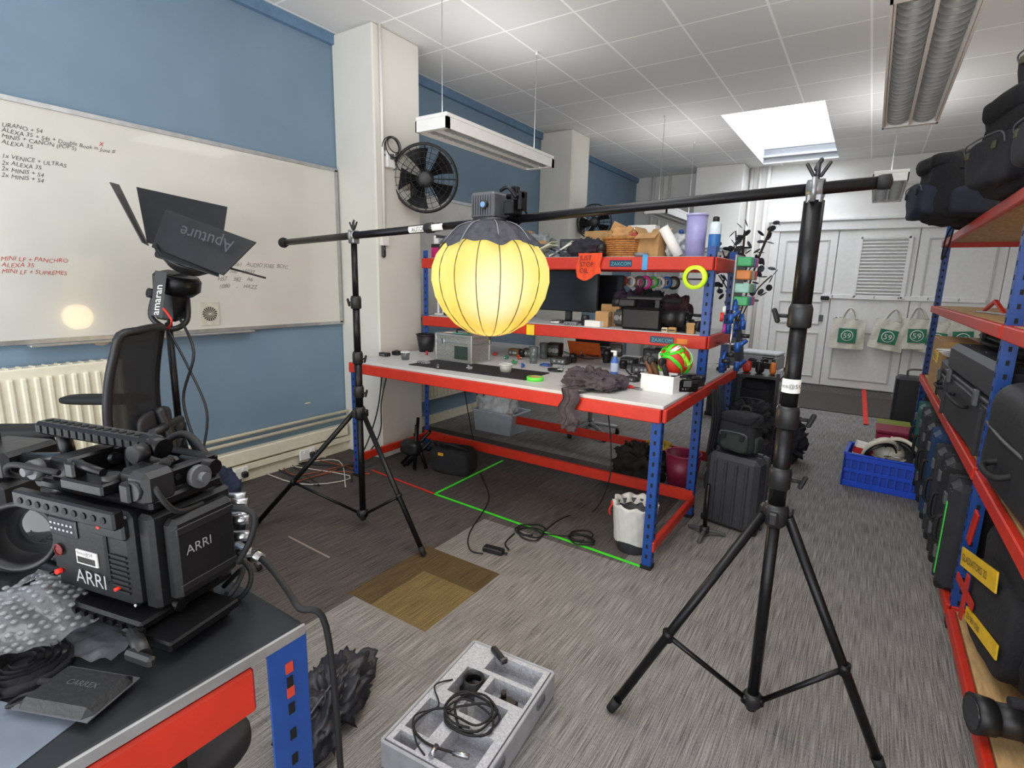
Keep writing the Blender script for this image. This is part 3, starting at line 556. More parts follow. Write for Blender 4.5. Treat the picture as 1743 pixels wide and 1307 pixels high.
for px,c,R,lab in [(1075,'e3e1da',.045,'white'),(1090,'55565a',.05,'dark grey'),(1100,'e0389a',.055,'magenta'),(1113,'4bb54d',.045,'green'),(1124,'d8d6cf',.05,'pale cream'),(1136,'2b62b4',.045,'blue'),(1148,'2c2c30',.05,'black'),(1062,'b8362c',.04,'red')]:
    x=SHX(px,480,4.1); roll(lab+' tape roll hanging on the steel rail',(x,4.08,1.62-R*.62),R,R*.6,.022,mat(c,.5),(.25,1,0),group='tape rolls on the shelf rail')
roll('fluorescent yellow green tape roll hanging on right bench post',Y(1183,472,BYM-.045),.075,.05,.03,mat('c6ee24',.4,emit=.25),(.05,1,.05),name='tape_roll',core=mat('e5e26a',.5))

# ---------- BENCH TOP ITEMS
def B(px,py): return Z(px,py,BZ)
p=B(675,604); t_=thing('tape_measure','small black tape measure at left end of bench','tape measure',p,10); part(t_,'body',BLK,bb(0,0,0,.06,.06,.035,.006)); part(t_,'button',GRY,bb(0,0,.035,.02,.02,.006))
p=B(655,606); t_=thing('battery','black battery pack at far left bench corner','battery',p,0); part(t_,'body',BLK,bb(0,0,0,.09,.05,.03,.004)); part(t_,'contact_strip',STL,bb(0,-.026,.01,.05,.003,.01))
p=B(698,600)+Vector((.05,.15,0)); t_=thing('bucket','small black bucket beside silver flight case on bench','bucket',p); part(t_,'wall',BLK,la([(.06,0),(.085,.15),(.08,.15),(.055,.006)],n=26)); part(t_,'rim',BLK,to((0,0,.15),.084,.006))
p=B(690,612); t_=thing('glass_jar','short clear jar in front of black bucket','jar',p); part(t_,'wall',GLS,la([(.03,0),(.035,.06),(.03,.06),(.027,.005)])); part(t_,'rim',WHT,to((0,0,.06),.034,.004))
p=B(775,616); t_=thing('flight_case','silver pebbled flight case with black trim on bench','case',(p.x,p.y+.09,BZ),-2); PB=mat('9b9d97',.4,.5,n=.35,sc=160,bump=.4)
part(t_,'body',PB,bb(0,0,0,.36,.22,.16,.004)); part(t_,'lid',PB,bb(0,0,.163,.36,.22,.05,.004))
part(t_,'edge_trim',AL,[bb(a*.18,b*.11,0,.018,.018,.213,.003) for a in (-1,1) for b in (-1,1)],[bx(0,b*.11,z,.365,.014,.014) for b in (-1,1) for z in (.007,.16,.21)],[bx(a*.18,0,z,.014,.225,.014) for a in (-1,1) for z in (.007,.16,.21)])
part(t_,'side_window',mat('35423e',.2),bx(.08,-.112,.08,.13,.006,.1)); part(t_,'latch',STL,bx(-.1,-.118,.16,.03,.01,.04,.002)); part(t_,'handle',BLK,tb([(-.06,0,.215),(-.05,0,.245),(.05,0,.245),(.06,0,.215)],.008,sub=4))
for k,c in enumerate(['d9d7cf','46a89a','2b8a74']): one('paper_slip',['white slip','teal slip','dark green slip'][k]+' lying on the silver flight case','slip',mat(c,.7),bx(0,0,.0015,.08,.05,.003),loc=(p.x-.09+.085*k,p.y+.04,BZ+.2185),rot=15*k)
p=B(812,628); one('work_mat','long black rubber work mat across the bench','mat',mat('1c1c20',.7,n=.2),bb(0,0,0,1.0,.34,.006,.002),loc=(p.x,p.y-.0,BZ),rot=2)
for k,(px,py,c,lab) in enumerate([(828,612,'c9342a','small red clamp block on black work mat'),(842,606,'c23028','second red clamp block near clear glasses'),(862,612,'2f7f6a','green plastic fitting on black work mat'),(726,604,'b53030','tiny red part beside flight case'),(884,612,'c54b24','orange red fitting behind clear glasses'),(876,620,'1f8a4a','bright green fitting before the drinking glasses'),(800,630,'8f9093','grey fitting near front of the black work mat'),(890,626,'2c5aa8','blue fitting near the green tape roll'),(745,628,'4a4b50','dark fitting at left front of the work mat'),(955,628,'8a8c90','grey fitting left of the crumpled fleece'),(1062,652,'2a2a2e','black fitting near red handled pliers'),(1008,634,'c5a23a','brass fitting before blue spray bottle')]):
    q=B(px,py); t_=thing('clamp',lab,'clamp',q+Vector((0,0,.006 if 730<px<900 else 0)),k*40); part(t_,'jaw',mat(c,.4),bb(0,0,0,.035,.022,.02,.004),bb(.012,0,.018,.012,.02,.014,.003)); part(t_,'screw',STL,cy((-.03,0,.012),(.03,0,.012),.004))
for px,py,lab in [(908,618,'clear drinking glass on bench right of lantern'),(925,610,'second clear drinking glass behind the first')]:
    q=B(px,py); t_=thing('drinking_glass',lab,'glass',q); part(t_,'wall',GLS,la([(.03,0),(.038,.13),(.035,.13),(.027,.012),(.0,.012)],n=24)); part(t_,'water',mat('c9d6d8',.05,trans=.9),la([(.0275,.013),(.0315,.06)],n=24))
q=B(858,634); t_=thing('plastic_tub','squat clear plastic tub at front edge of bench','tub',q+Vector((0,.02,.006))); part(t_,'wall',mat('c3c4bf',.2,alpha=.6),la([(.04,0),(.046,.05),(.043,.05),(.037,.004)])); part(t_,'rim',WHT,to((0,0,.05),.046,.003))
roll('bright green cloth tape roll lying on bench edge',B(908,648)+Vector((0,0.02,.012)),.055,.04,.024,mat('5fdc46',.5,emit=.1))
cq=B(985,668); t_=thing('fleece_jacket','crumpled dark grey fleece hanging over bench front edge','garment',(cq.x-.02,BY0,BZ)); CL=mat('4b4248',.95,n=.25,bump=.5,sc=40)
part(t_,'bunched_body',CL,soft((.03,.18,.045),(.34,.24,.09),.8,.045,14,33,n=40,half=True,fold=True),soft((-.06,.3,.05),(.24,.2,.1),.75,.045,15,35,n=34,fold=True),soft((.13,.26,.04),(.18,.16,.08),.8,.035,17,37,n=28,fold=True))
def slv(i,j):
    a=(i-.5); dz=.03 if j<.3 else .03-(j-.3)*.3
    return (a*(.1+.03*j)+.012*math.sin(i*14+j*5)+.01*math.sin(j*16),(.12*(1-j/.3)-.045 if j<.3 else -.045)-.02*(1-4*a*a)+.012*math.cos(i*19+j*6),dz)
part(t_,'hanging_sleeve',CL,sheet(slv,26,30),soft((-.0,-.05,-.15),(.115,.035,.14),.7,.02,18,39,n=22,fold=True))
q=B(1043,640); t_=thing('spray_bottle','blue spray bottle with white pump on bench','bottle',q+Vector((0,.02,0))); part(t_,'body',mat('4a74c4',.25,n=.05),la([(.024,0),(.026,.01),(.026,.1),(.014,.125),(.011,.135)])); part(t_,'pump',WHT,la([(.013,.135),(.013,.16),(.006,.162)]),bx(-.01,0,.168,.045,.012,.012,.003)); part(t_,'label_band',mat('c9d6ee',.5),la([(.0265,.03),(.0265,.09)],cap=False))
def pliers(label,loc,rot,c,nm='pliers'):
    t=thing(nm,label,'pliers',loc,rot); part(t,'handle',mat(c,.4),tb([(0,0,.008),(.05,.018,.008),(.11,.012,.008)],.007)); part(t,'handle',mat(c,.4),tb([(0,0,.008),(.05,-.018,.008),(.11,-.012,.008)],.007)); part(t,'jaw',STL,pr([(-.06,-.002),(-.01,-.014),(.005,0),(-.01,.014),(-.06,.002)],'z',.003,.013))
pliers('red handled pliers at front of bench',B(1080,662),160,'d02c22'); pliers('black handled cutters beside red pliers',B(1045,660),170,'1b1b1d','cutters')
t_=thing('tape_ring','small orange ring lying beside black cutters','ring',B(1027,650)); part(t_,'loop',mat('e08a2a',.5),to((0,0,.004),.02,.004)); part(t_,'tab',mat('c9741f',.5),bb(.022,0,0,.01,.01,.006))
q=B(1117,668); t_=thing('plastic_box','white open plastic box of tools on bench','box',(q.x,q.y+.08,BZ),-6); part(t_,'wall',WHT,bb(-.1,0,0,.004,.13,.1),bb(.1,0,0,.004,.13,.1),bb(0,-.065,0,.2,.004,.1),bb(0,.065,0,.2,.004,.1)); part(t_,'base',WHT,bb(0,0,0,.2,.13,.004)); part(t_,'lip',WHT,bx(0,-.068,.1,.21,.008,.006)); part(t_,'lip',WHT,bx(0,.068,.1,.21,.008,.006))
for k,(dx,c,lab) in enumerate([(-.05,'7a4a2a','brown leather handled brush in white plastic box'),(-.015,'5b3a26','dark brown brush in white plastic box'),(.04,'2b2b2e','black handled tool in white plastic box')]):
    t2=thing('brush',lab,'brush',(q.x+dx,q.y+.08,BZ+.02),k*30); part(t2,'handle',mat(c,.5),tb([(0,0,0),(-.02,0,.09),(-.05,0,.15)],.016)); part(t2,'head',BLK,soft((-.055,0,.16),(.05,.03,.05),.7,.003))
bc=Y(1150,592,3.3)
t_=thing('tape_ball','large ball of bright green and red tape beside right post','ball',(bc.x,bc.y,BZ+.06))
rb=.1; ctr=Vector((0,0,rb)); part(t_,'core',mat('c8321f',.5),la([(rb*math.sin(a),rb-rb*math.cos(a)) for a in [math.pi*k/14 for k in range(15)]],n=24))
random.seed(3)
for k in range(26):
    c=['41d92b','5fe838','e4e4e4','41d92b','d92b2b','9af03a'][k%6]; d=Vector((random.gauss(0,1),random.gauss(0,1),random.gauss(0,1))).normalized(); _,u,v=frame(d); a0=random.random()*6; o=random.uniform(-.07,.07)
    rr=math.sqrt(rb*rb-o*o)+.0025
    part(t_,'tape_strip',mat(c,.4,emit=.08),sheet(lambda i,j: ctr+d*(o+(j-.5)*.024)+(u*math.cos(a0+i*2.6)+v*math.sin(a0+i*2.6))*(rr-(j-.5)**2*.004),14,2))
t_=thing('stand_block','black block supporting the green tape ball','block',(bc.x,bc.y,BZ)); part(t_,'body',BLK,bb(0,0,0,.12,.1,.05,.008)); part(t_,'top_pad',RUB,ring((0,0,.054),.05,.03,.012))
videocam('black camera body beside white tool box on bench',B(1163,668)+Vector((0,.05,0)),40,.55)
random.seed(11)
for k,(px,py,w_,d_,h_,c,nm,lab) in enumerate([(715,612,.1,.05,.02,'8b8d90','meter','small grey meter left of silver flight case'),(950,612,.14,.1,.05,'2a2a2c','adapter','black adapter block behind grey fleece'),(1085,628,.12,.09,.06,'24242a','charger','black charger behind blue spray bottle'),(1068,612,.12,.1,.05,'33343a','recorder','dark grey recorder under middle shelf'),(1020,600,.14,.1,.09,'2c2d33','hub','black hub box under middle shelf'),(872,598,.1,.08,.06,'8a6a3c','block','brown block behind the drinking glasses'),(990,598,.1,.12,.08,'2b3a5a','toolbox','dark blue toolbox under middle shelf'),(1110,606,.16,.1,.1,'26262a','speaker','black speaker box under shelf sticker'),(940,600,.12,.1,.12,'1f2024','transmitter','black transmitter deep under middle shelf'),(1045,598,.12,.1,.11,'3b2a22','case','small brown case deep under middle shelf'),(1072,642,.09,.06,.03,'2a2b30','remote','small black remote left of white tool box'),(1098,620,.1,.08,.08,'3d4148','battery_charger','slate battery charger behind the brushes'),(1125,612,.1,.1,.13,'1d1e22','amplifier','black amplifier left of the tape ball'),(898,600,.12,.09,.07,'4a3a30','small_case','dark brown small case beneath sticky note'),(965,606,.1,.08,.05,'b9bbbd','light_box','pale grey little unit beneath middle shelf'),(1180,650,.09,.08,.07,'2a2b2f','monitor_unit','black unit beside bench right post')]):
    q=B(px,py+8); gadget(nm,lab,q+Vector((0,.04,0)),random.uniform(-25,25),w_,d_,h_,c)
for px,py,r_,h_,lab in [(972,612,.03,.07,'black lens behind the crumpled fleece'),(1058,622,.028,.06,'small black lens right of blue spray bottle'),(1030,612,.035,.1,'tall black lens under middle shelf'),(885,602,.03,.06,'short black lens beneath sticky note')]: lens(lab,B(px,py+6)+Vector((0,.03,0)),r_,h_)
coilthing('black coiled lead on bench beside crumpled fleece',B(945,632),.05); coilthing('black coiled lead behind white tool box on bench',B(1095,646)+Vector((0,.06,0)),.055,n=5); coilthing('blue coiled lead on bench under the sticky note',B(918,626)+Vector((0,.1,0)),.04,'2b4f96',3)
q=Y(903,568,BYM-.03); one('sticky_note','yellow sticky note on the middle shelf beam','note',mat('f2cf2c',.7),bx(0,0,-.03,.07,.002,.08),loc=(q.x,BYM-.034,1.24))
one('orange_plate','translucent orange acrylic sheet leaning beneath shelf','sheet',mat('c9602a',.3,n=.1),bx(0,0,.07,.3,.005,.14,.001,(25,0,0)),loc=B(985,610)+Vector((0,.1,0)))
one('cable','thin black cables tangled on bench beneath shelf','cable',BLK,tb([B(945,605),B(960,612)+W*.04,B(985,603)+W*.01,B(1010,612)+W*.03,B(1030,604)],.005),tb([B(960,600)+W*.01,B(1000,615)+W*.02,B(1040,606)+W*.01],.005))
one('cable','black lead snaking on bench behind white tool box','cable',BLK,tb([B(1060,622)+W*.01,B(1075,640)+W*.01,B(1100,634)+W*.02,B(1130,640)+W*.01,B(1160,650)+W*.01],.005))

# ---------- UNDER BENCH
q=Z(842,735,0); 
t_=thing('storage_tub','stacked clear plastic tub beneath workbench','tub',(q.x,q.y+.12,0),0); CP_=mat('c6cfd6',.2,alpha=.65,n=.05)
part(t_,'wall',CP_,pr([(-.22,.005),(.22,.005),(.25,.22),(-.25,.22)],'y',-.17,-.165),pr([(-.22,.005),(.22,.005),(.25,.22),(-.25,.22)],'y',.165,.17),bx(-.236,0,.11,.006,.33,.22,0,(0,-8,0)),bx(.236,0,.11,.006,.33,.22,0,(0,8,0))); part(t_,'base',CP_,bb(0,0,0,.45,.34,.006)); part(t_,'rim',mat('d5dde2',.3,alpha=.8),[bx(0,s*.17,.22,.53,.02,.015,.003) for s in (-1,1)],[bx(s*.255,0,.22,.02,.36,.015,.003) for s in (-1,1)])
one('plastic_bag','translucent white bag heaped in clear tub','bag',mat('e8eaea',.4,n=.08,alpha=.95),soft((0,0,.24),(.42,.28,.46),.7,.06,11,3,n=30,fold=True),loc=(q.x-.05,q.y+.12,.03))
def swivel_base(t,z=0,mt_=None):
    part(t,'gas_lift',STL,cy((0,0,.09),(0,0,.45),.024)); 
    for k in range(5):
        a=2*math.pi*k/5+.3; c=Vector((math.cos(a),math.sin(a),0)); l=part(t,'base_leg',mt_ or BLKM,tb([c*.02+W*.12,c*.15+W*.1,c*.3+W*.075],.02)); part(l,'castor',RUB,cy(c*.3+Vector((-.02,0,.03)),c*.3+Vector((.02,0,.03)),.03))
p=Z(1003,738,0); t_=thing('office_chair','office chair behind workbench seen under its top','chair',(p.x,p.y,0),20); swivel_base(t_,0,mat('a4a6a9',.35,.2)); part(t_,'seat',FAB,soft((0,0,.5),(.5,.48,.1),.4,.01)); part(t_,'backrest',FAB,soft((0,.26,.85),(.44,.06,.5),.4,.01)); part(t_,'back_post',BLK,tb([(0,.1,.46),(0,.28,.48),(0,.29,.8)],.02))
q=Z(1165,835,0); t_=thing('waste_bin','maroon plastic bin beneath right end of workbench','bin',(q.x-.03,q.y,0)); part(t_,'wall',mat('8a2444',.4),la([(.1,0),(.135,.3),(.128,.3),(.095,.008),(0,.008)],n=30)); part(t_,'rim',mat('9c2f52',.4),to((0,0,.3),.134,.007))
crumple('equipment_bag','black and yellow bag slumped under workbench','bag',mat('25231f',.85,bump=.3),Z(1085,815,0)+Vector((0,.05,0)),(.42,.3,.28),41); crumple('cloth','yellow crumpled cloth on top of black bag under workbench','cloth',mat('c4a42c',.8),Z(1110,812,0)+Vector((.02,.05,.22)),(.2,.16,.09),43)
q=Z(762,805,0); t_=thing('equipment_bag','small black open bag on carpet beneath bench left side','bag',(q.x,q.y+.08,0),8); part(t_,'body',FAB,soft((0,0,.1),(.36,.24,.22),.4,.015,8,5)); part(t_,'opening',DK,soft((0,0,.2),(.28,.16,.03),.6,.002)); part(t_,'strap',RUB,tb([(-.15,0,.18),(-.12,-.1,.26),(.1,-.1,.25),(.16,0,.18)],.01)); part(t_,'yellow_tag',mat('d6a328',.5),bx(-.05,-.125,.17,.05,.004,.025))
q=Z(1066,944,0); t_=thing('waste_bin','small bin with translucent white liner beside green tape','bin',(q.x,q.y+.1,0)); part(t_,'wall',mat('4a4c50',.4),la([(.092,0),(.112,.28),(.108,.28),(.088,.006),(0,.006)],n=30))
def lin_(i,j):
    a=2*math.pi*i
    if j<.75: z=.07+.23*j/.75+.012*math.sin(a*3)*(1-j); r=.1+.024*z/.28+.006+.0025*abs(math.sin(a*11+j*3))+.002*abs(math.sin(a*5-j*9))
    else: k=(j-.75)/.25; z=.3+.02*math.sin(k*3.1)+.008*math.sin(a*9)-.05*k; r=.134-.035*k+.006*math.sin(a*13)
    return (r*math.cos(a),r*math.sin(a),z)
part(t_,'liner',mat('cfcfcc',.45,n=.02,sc=12),sheet(lin_,96,16))
part(t_,'red_tie',mat('d02424',.5),bx(-.13,-.03,.27,.03,.01,.025,.004),tb([(-.135,-.03,.26),(-.15,-.035,.22),(-.145,-.03,.19)],.006))

# ---------- STANDS + BOOM
P1=Z(618,880,.07); P2=Z(1280,1192,.09)
def VPn(px,py):
    n_=Vector((P2.y-P1.y,-(P2.x-P1.x),0)); d=ray(px,py); return CP+d*((P1-CP).dot(n_)/d.dot(n_))
E1=VPn(483,413); E2=VPn(1532,307)
def boomz(P): 
    k=(P.x-E1.x)/(E2.x-E1.x); return E1.z+(E2.z-E1.z)*k
def stand(name,label,P,feet,hub,rads,sc=1,brk=.6):
    t=thing(name,label,'light stand',(P.x,P.y,0)); ztop=boomz(P)-.035
    r0,r1,r2,r3=rads; zs=[.07,hub,hub+(ztop-hub)*.33,hub+(ztop-hub)*.66,ztop]
    part(t,'lower_tube',BLKM,cy((0,0,zs[0]),(0,0,zs[1]+.05),r0)); part(t,'outer_tube',BLKM,cy((0,0,zs[1]),(0,0,zs[2]),r1)); part(t,'middle_tube',BLKM,cy((0,0,zs[2]-.02),(0,0,zs[3]),r2)); part(t,'upper_tube',BLKM,cy((0,0,zs[3]-.02),(0,0,zs[4]),r3))
    part(t,'hub',BLK,la([(r1*1.05,hub-.06),(r1*1.5,hub-.045),(r1*1.5,hub+.005),(r1*1.25,hub+.02)]),[bx(math.cos(a)*r1*1.6,math.sin(a)*r1*1.6,hub-.02,.03,.03,.045,.006) for a in (.5,2.6,4.7)])
    part(t,'bottom_collar',BLK,la([(r0*1.3,.07),(r0*1.6,.08),(r0*1.6,.115),(r0*1.2,.125)]),la([(.004,.045),(r0*.9,.055),(r0*.9,.08)]))
    for z,s in zip(zs[2:4]+[hub+(ztop-hub)*.12],(1,-1,1)):
        c=part(t,'locking_collar',BLK,la([(r1*1.12,z-.045),(r1*1.3,z-.04),(r1*1.3,z+.015),(r1*1.1,z+.03)])); part(c,'knob',RUB,cy((s*r1,0,z-.01),(s*(r1+.035),0,z-.01),.006),bx(s*(r1+.042),0,z-.01,.016,.014,.05,.005,(0,s*20,0)))
    for k,fp in enumerate(feet):
        fp=Vector((fp.x-P.x,fp.y-P.y,.012)); d=Vector((fp.x,fp.y,0)).normalized(); a=d*r1*1.5+W*(hub-.02); l=part(t,'leg',BLKM,cy(a,fp,.0155*sc)); part(l,'rubber_foot',RUB,cy(fp+(a-fp).normalized()*.05,fp,.019*sc,.016*sc))
        mpt=a.lerp(fp,brk); part(t,'brace',BLKM,cy(mpt,d*r0*1.3+W*.1,.009*sc),cy(mpt-W*.02,mpt+W*.02,.018*sc),cy(d*r0*1.3+W*.085,d*r0*1.3+W*.115,.014*sc))
    bd=(E2-E1).normalized(); sd=bd.cross(W).normalized(); c0=Vector((0,0,boomz(P)))
    part(t,'boom_clamp',mat('8d8f91',.35,.7),bx(0,0,c0.z-.03,.045,.05,.03,.005),cy(c0+sd*.028-W*.04,c0+sd*.028+W*.03,.008),cy(c0-sd*.028-W*.04,c0-sd*.028+W*.03,.008),ring(c0,.028,.0225,.045,bd)); part(t,'clamp_lever',BLK,cy(c0+W*.02,c0+W*.075,.007),bx(0,0,c0.z+.07,.012,.012,.04,.004,(0,25,0)),bx(.02,0,c0.z+.055,.01,.01,.05,.003,(0,30,0)),bx(-.02,0,c0.z+.055,.01,.01,.05,.003,(0,-30,0)))
    return t,zs
def third(P,a,b):
    d=Vector((P.x,P.y,0)).normalized(); A=Vector((a.x-P.x,a.y-P.y,0)); return Vector((P.x,P.y,0))+d*A.length
a,b=Z(432,900),Z(722,948); stA,_=stand('light_stand','black tripod light stand carrying the boom left end',P1,[a,b,third(P1,a,b)],.78,(.02,.024,.021,.018))
a,b=Z(1038,1212),Z(1500,1318); stB,zs=stand('light_stand','large black tripod light stand in right foreground holding boom',P2,[a,b,third(P2,a,b)],.84,(.02,.027,.025,.029),1.05)
q=D(1340,636,(P2-CP).dot(FW)); n_=(CP-P2); n_.z=0; n_.normalize(); sdir=Vector((-n_.y,n_.x,0))
st=part(stB,'asset_label',PAP,[ (lambda zc: sheet(lambda i,j: n_*.0285*math.cos((i-.5)*2.6)+sdir*.0285*math.sin((i-.5)*2.6)+W*(zc+(j-.5)*.045),10,1))(q.z)])
text(st,'lettering','ms@59',.019,n_*.0305+W*(q.z-.006),sdir,(0,0,1),INK,'CENTER')
t_=thing('boom_pole','long black telescopic boom pole spanning both stands','boom pole',E1); BV=E2-E1; bd=BV.normalized()
part(t_,'outer_tube',BLKM,cy(BV*0,BV*.45,.0205)); part(t_,'inner_tube',BLKM,cy(BV*.44,BV*.99,.018)); part(t_,'end_cap',RUB,la([(.02,-.02),(.032,-.015),(.034,.0),(.026,.03),(.021,.04)],(0,0,0),24,bd)); part(t_,'end_cap',RUB,la([(.0195,0),(.021,.01),(.021,.03),(.005,.035)],BV*.985,24,bd))
part(t_,'lock_collar',BLK,la([(.023,0),(.026,.01),(.026,.05),(.022,.06)],BV*.42,24,bd)); 
kk=(VPn(700,392)-E1).length/BV.length; sn=(CP-(E1+BV*.28)); sn=(sn-bd*sn.dot(bd)).normalized(); su=bd.cross(sn)*-1
if su.z<0: su=-su
lb=part(t_,'white_label',PAP,sheet(lambda i,j: BV*(kk+i*.075)+(sn*math.cos((j-.5)*1.6)+su*math.sin((j-.5)*1.6))*.0212,2,6)); text(lb,'lettering','AUTOPOLE',.03,BV*(kk+.008)+sn*.022-su*.01,bd,su,INK)
# lantern
lc=Vector((VPn(836,400).x,VPn(836,400).y,1.565)); toC=(CP-lc); toC.z=0; toC.normalize(); lc=lc+toC*.085
t_=thing('lantern_light','glowing yellow ribbed fabric lantern hanging under boom pole','lantern',lc)
def lantern_mat():
    mt=bpy.data.materials.new('lantern_fabric'); mt.use_nodes=True; N=mt.node_tree.nodes; L=mt.node_tree.links; p=N['Principled BSDF']
    tc=N.new('ShaderNodeTexCoord'); sp=N.new('ShaderNodeSeparateXYZ'); L.new(tc.outputs['Object'],sp.inputs[0]); mr=N.new('ShaderNodeMapRange'); mr.inputs[1].default_value=-.25; mr.inputs[2].default_value=.2; L.new(sp.outputs[2],mr.inputs[0])
    cr=N.new('ShaderNodeValToRGB'); e=cr.color_ramp.elements; e[0].color=lin('d8a83e')+[1]; e[1].color=lin('e6d06a')+[1]; e[0].position=0; e[1].position=1
    for pos,c in ((.18,'efc24c'),(.36,'f8da62'),(.55,'fae882'),(.8,'f3e07c')): x=e.new(pos); x.color=lin(c)+[1]
    mpn=N.new('ShaderNodeMapping'); mpn.inputs['Scale'].default_value=(14,14,3); L.new(tc.outputs['Object'],mpn.inputs[0]); nz=N.new('ShaderNodeTexNoise'); nz.inputs['Scale'].default_value=1.2; L.new(mpn.outputs[0],nz.inputs[0])
    ad=N.new('ShaderNodeMath'); ad.operation='MULTIPLY_ADD'; L.new(nz.outputs[0],ad.inputs[0]); ad.inputs[1].default_value=.5; L.new(mr.outputs[0],ad.inputs[2]); sb=N.new('ShaderNodeMath'); sb.operation='SUBTRACT'; L.new(ad.outputs[0],sb.inputs[0]); sb.inputs[1].default_value=.25
    L.new(sb.outputs[0],cr.inputs[0]); last=cr.outputs[0]
    for hp,r0_,r1_,k_,col in ((toC*.22-R0*.09+W*.03,.02,.15,.55,'ffcb4e'),(toC*.23+R0*.02-W*.03,.03,.2,.9,'fff6cf')):  # amber and pale hot spots of the bulb painted into the fabric's glow, camera side
        vs=N.new('ShaderNodeVectorMath'); vs.operation='DISTANCE'; L.new(tc.outputs['Object'],vs.inputs[0]); vs.inputs[1].default_value=hp
        m2=N.new('ShaderNodeMapRange'); m2.interpolation_type='SMOOTHSTEP'; m2.inputs[1].default_value=r0_; m2.inputs[2].default_value=r1_; m2.inputs[3].default_value=k_; m2.inputs[4].default_value=0; L.new(vs.outputs['Value'],m2.inputs[0])
        mx_=N.new('ShaderNodeMix'); mx_.data_type='RGBA'; L.new(m2.outputs[0],mx_.inputs[0]); L.new(last,mx_.inputs[6]); mx_.inputs[7].default_value=lin(col)+[1]; last=mx_.outputs[2]
    L.new(last,p.inputs['Emission Color']); p.inputs['Emission Strength'].default_value=1.05; p.inputs['Base Color'].default_value=(.12,.09,.03,1); p.inputs['Roughness'].default_value=.9
    return mt
prof=[(.045,-.232),(.1,-.218),(.16,-.182),(.212,-.128),(.248,-.062),(.265,.01),(.262,.07),(.243,.122),(.21,.165),(.16,.195)]
NR=16
def lobed(prof,amp=.05):
    n=len(prof)-1
    def f(i,j):
        a=2*math.pi*i; k=min(int(j*n),n-1); q=j*n-k; r=prof[k][0]*(1-q)+prof[k+1][0]*q; z=prof[k][1]*(1-q)+prof[k+1][1]*q
        r*=1-amp+amp*abs(math.sin(a*NR/2))**.7; return (r*math.cos(a),r*math.sin(a),z)
    return sheet(f,NR*8,n*2)
part(t_,'fabric_shade',lantern_mat(),lobed(prof),la([(.003,-.234),(.047,-.231)],cap=False))
for k in range(NR):
    a=2*math.pi*k/NR; part(t_,'rib',mat('4a3818',.6),tb([(r*.953*math.cos(a),r*.953*math.sin(a),z) for r,z in prof],.002,5,2))
SK=mat('34353c',.75,bump=.3,sc=40,n=.35)
def skf(i,j):
    a=2*math.pi*i; drop=1+.1*math.sin(a*7+1)+.07*math.sin(a*13); r=.065+.15*j**.85*drop+.008*abs(math.sin(a*12))*(.3+j); return (r*math.cos(a),r*math.sin(a),.268-.1*(j**1.4)*drop+.007*math.sin(a*12)*j)
part(t_,'skirt',SK,sheet(skf,120,10))
part(t_,'drawstring',mat('8a8b90',.5),[tb([(.08*math.cos(a),.08*math.sin(a),.268),(.15*math.cos(a),.15*math.sin(a),.24),(.226*math.cos(a),.226*math.sin(a),.155)],.0018,5) for a in [2*math.pi*k/8 for k in range(8)]])
part(t_,'speed_ring',BLK,ring((0,0,.268),.08,.05,.02)); part(t_,'pull_tab',BLK,cy((0,0,-.237),(0,0,-.26),.006),to((0,0,-.268),.008,.002,(0,1,0)))
part(t_,'lamp_head',mat('4c4d50',.45),bb(-.01,0,.275,.125,.12,.11,.01)); part(t_,'cooling_fins',GRY,[bx(-.055+.013*k,-.062,.33,.004,.01,.08) for k in range(8)]); part(t_,'control_knob',BLK,cy((0.01,-.06,.33),(.01,-.078,.33),.018),wm(cy((0.01,-.078,.33),(.01,-.08,.33),.012),mat('6f90b8',.3)))
part(t_,'mount_bracket',BLKM,bb(.1,.02,.29,.05,.08,.06,.006),bb(.11,.02,.35,.03,.03,.06,.004),cy((.07,.02,.37),(.15,.02,.37),.012),bb(.14,.03,.31,.02,.05,.08,.004),tb([(.06,-.02,.39),(.1,-.02,.4),(.13,0,.36)],.008)); part(t_,'power_lead',RUB,tb([(.05,.04,.3),(.1,.06,.34),(.12,.1,.3),(.07,.1,.26)],.005))
# LED light with barn doors
KD=1.16
q=D(300,470,2.35*KD); t_=thing('barn_door_light','black studio light with open barn doors before the board','studio light',q); 
SMB=mat('18191c',.6,n=.2)
def PD(px,py,dp): return D(px,py,dp*KD)-q
def quad(ps,nm,mt=SMB): 
    v=[PD(*p_) for p_ in ps]; n_=(v[1]-v[0]).cross(v[2]-v[0]).normalized(); return part(t_,nm,mt,slab(v,n_,.005))
quad([(188,310,2.2),(203,314,2.5),(254,418,2.55),(243,412,2.2)],'barn_door',mat('2a2b2f',.55)); quad([(232,318,2.6),(387,352,2.7),(374,440,2.5),(250,412,2.45)],'barn_door',mat('212226',.55))
v_=[(282,356,2.25),(436,412,2.2),(380,468,2.12),(258,420,2.22)]; bd_=quad(v_,'barn_door')
a0=PD(400,408,2.16); a1=PD(285,372,2.2); xdn=(a1-a0).normalized(); upn=(PD(300,368,2.2)-PD(285,400,2.2)); upn=(upn-xdn*upn.dot(xdn)).normalized(); nn=(CP-q).normalized()
text(bd_,'lettering','Aputure',.085,a0+nn*.02-upn*.01,xdn,-upn,mat('3c3e43',.4)); 
quad([(262,420,2.22),(380,440,2.3),(372,470,2.14),(270,436,2.15)],'barn_door')
ax=(PD(310,450,2.25)-PD(300,540,2.3)).normalized()
part(t_,'reflector_ring',BLK,la([(.085,-.02),(.135,.03),(.145,.05),(.135,.05),(.08,-.02)],PD(318,448,2.3),28,(ax+nn*.3+RT*.2).normalized(),cap=False),cy(PD(268,432,2.3),PD(370,462,2.3),.02))
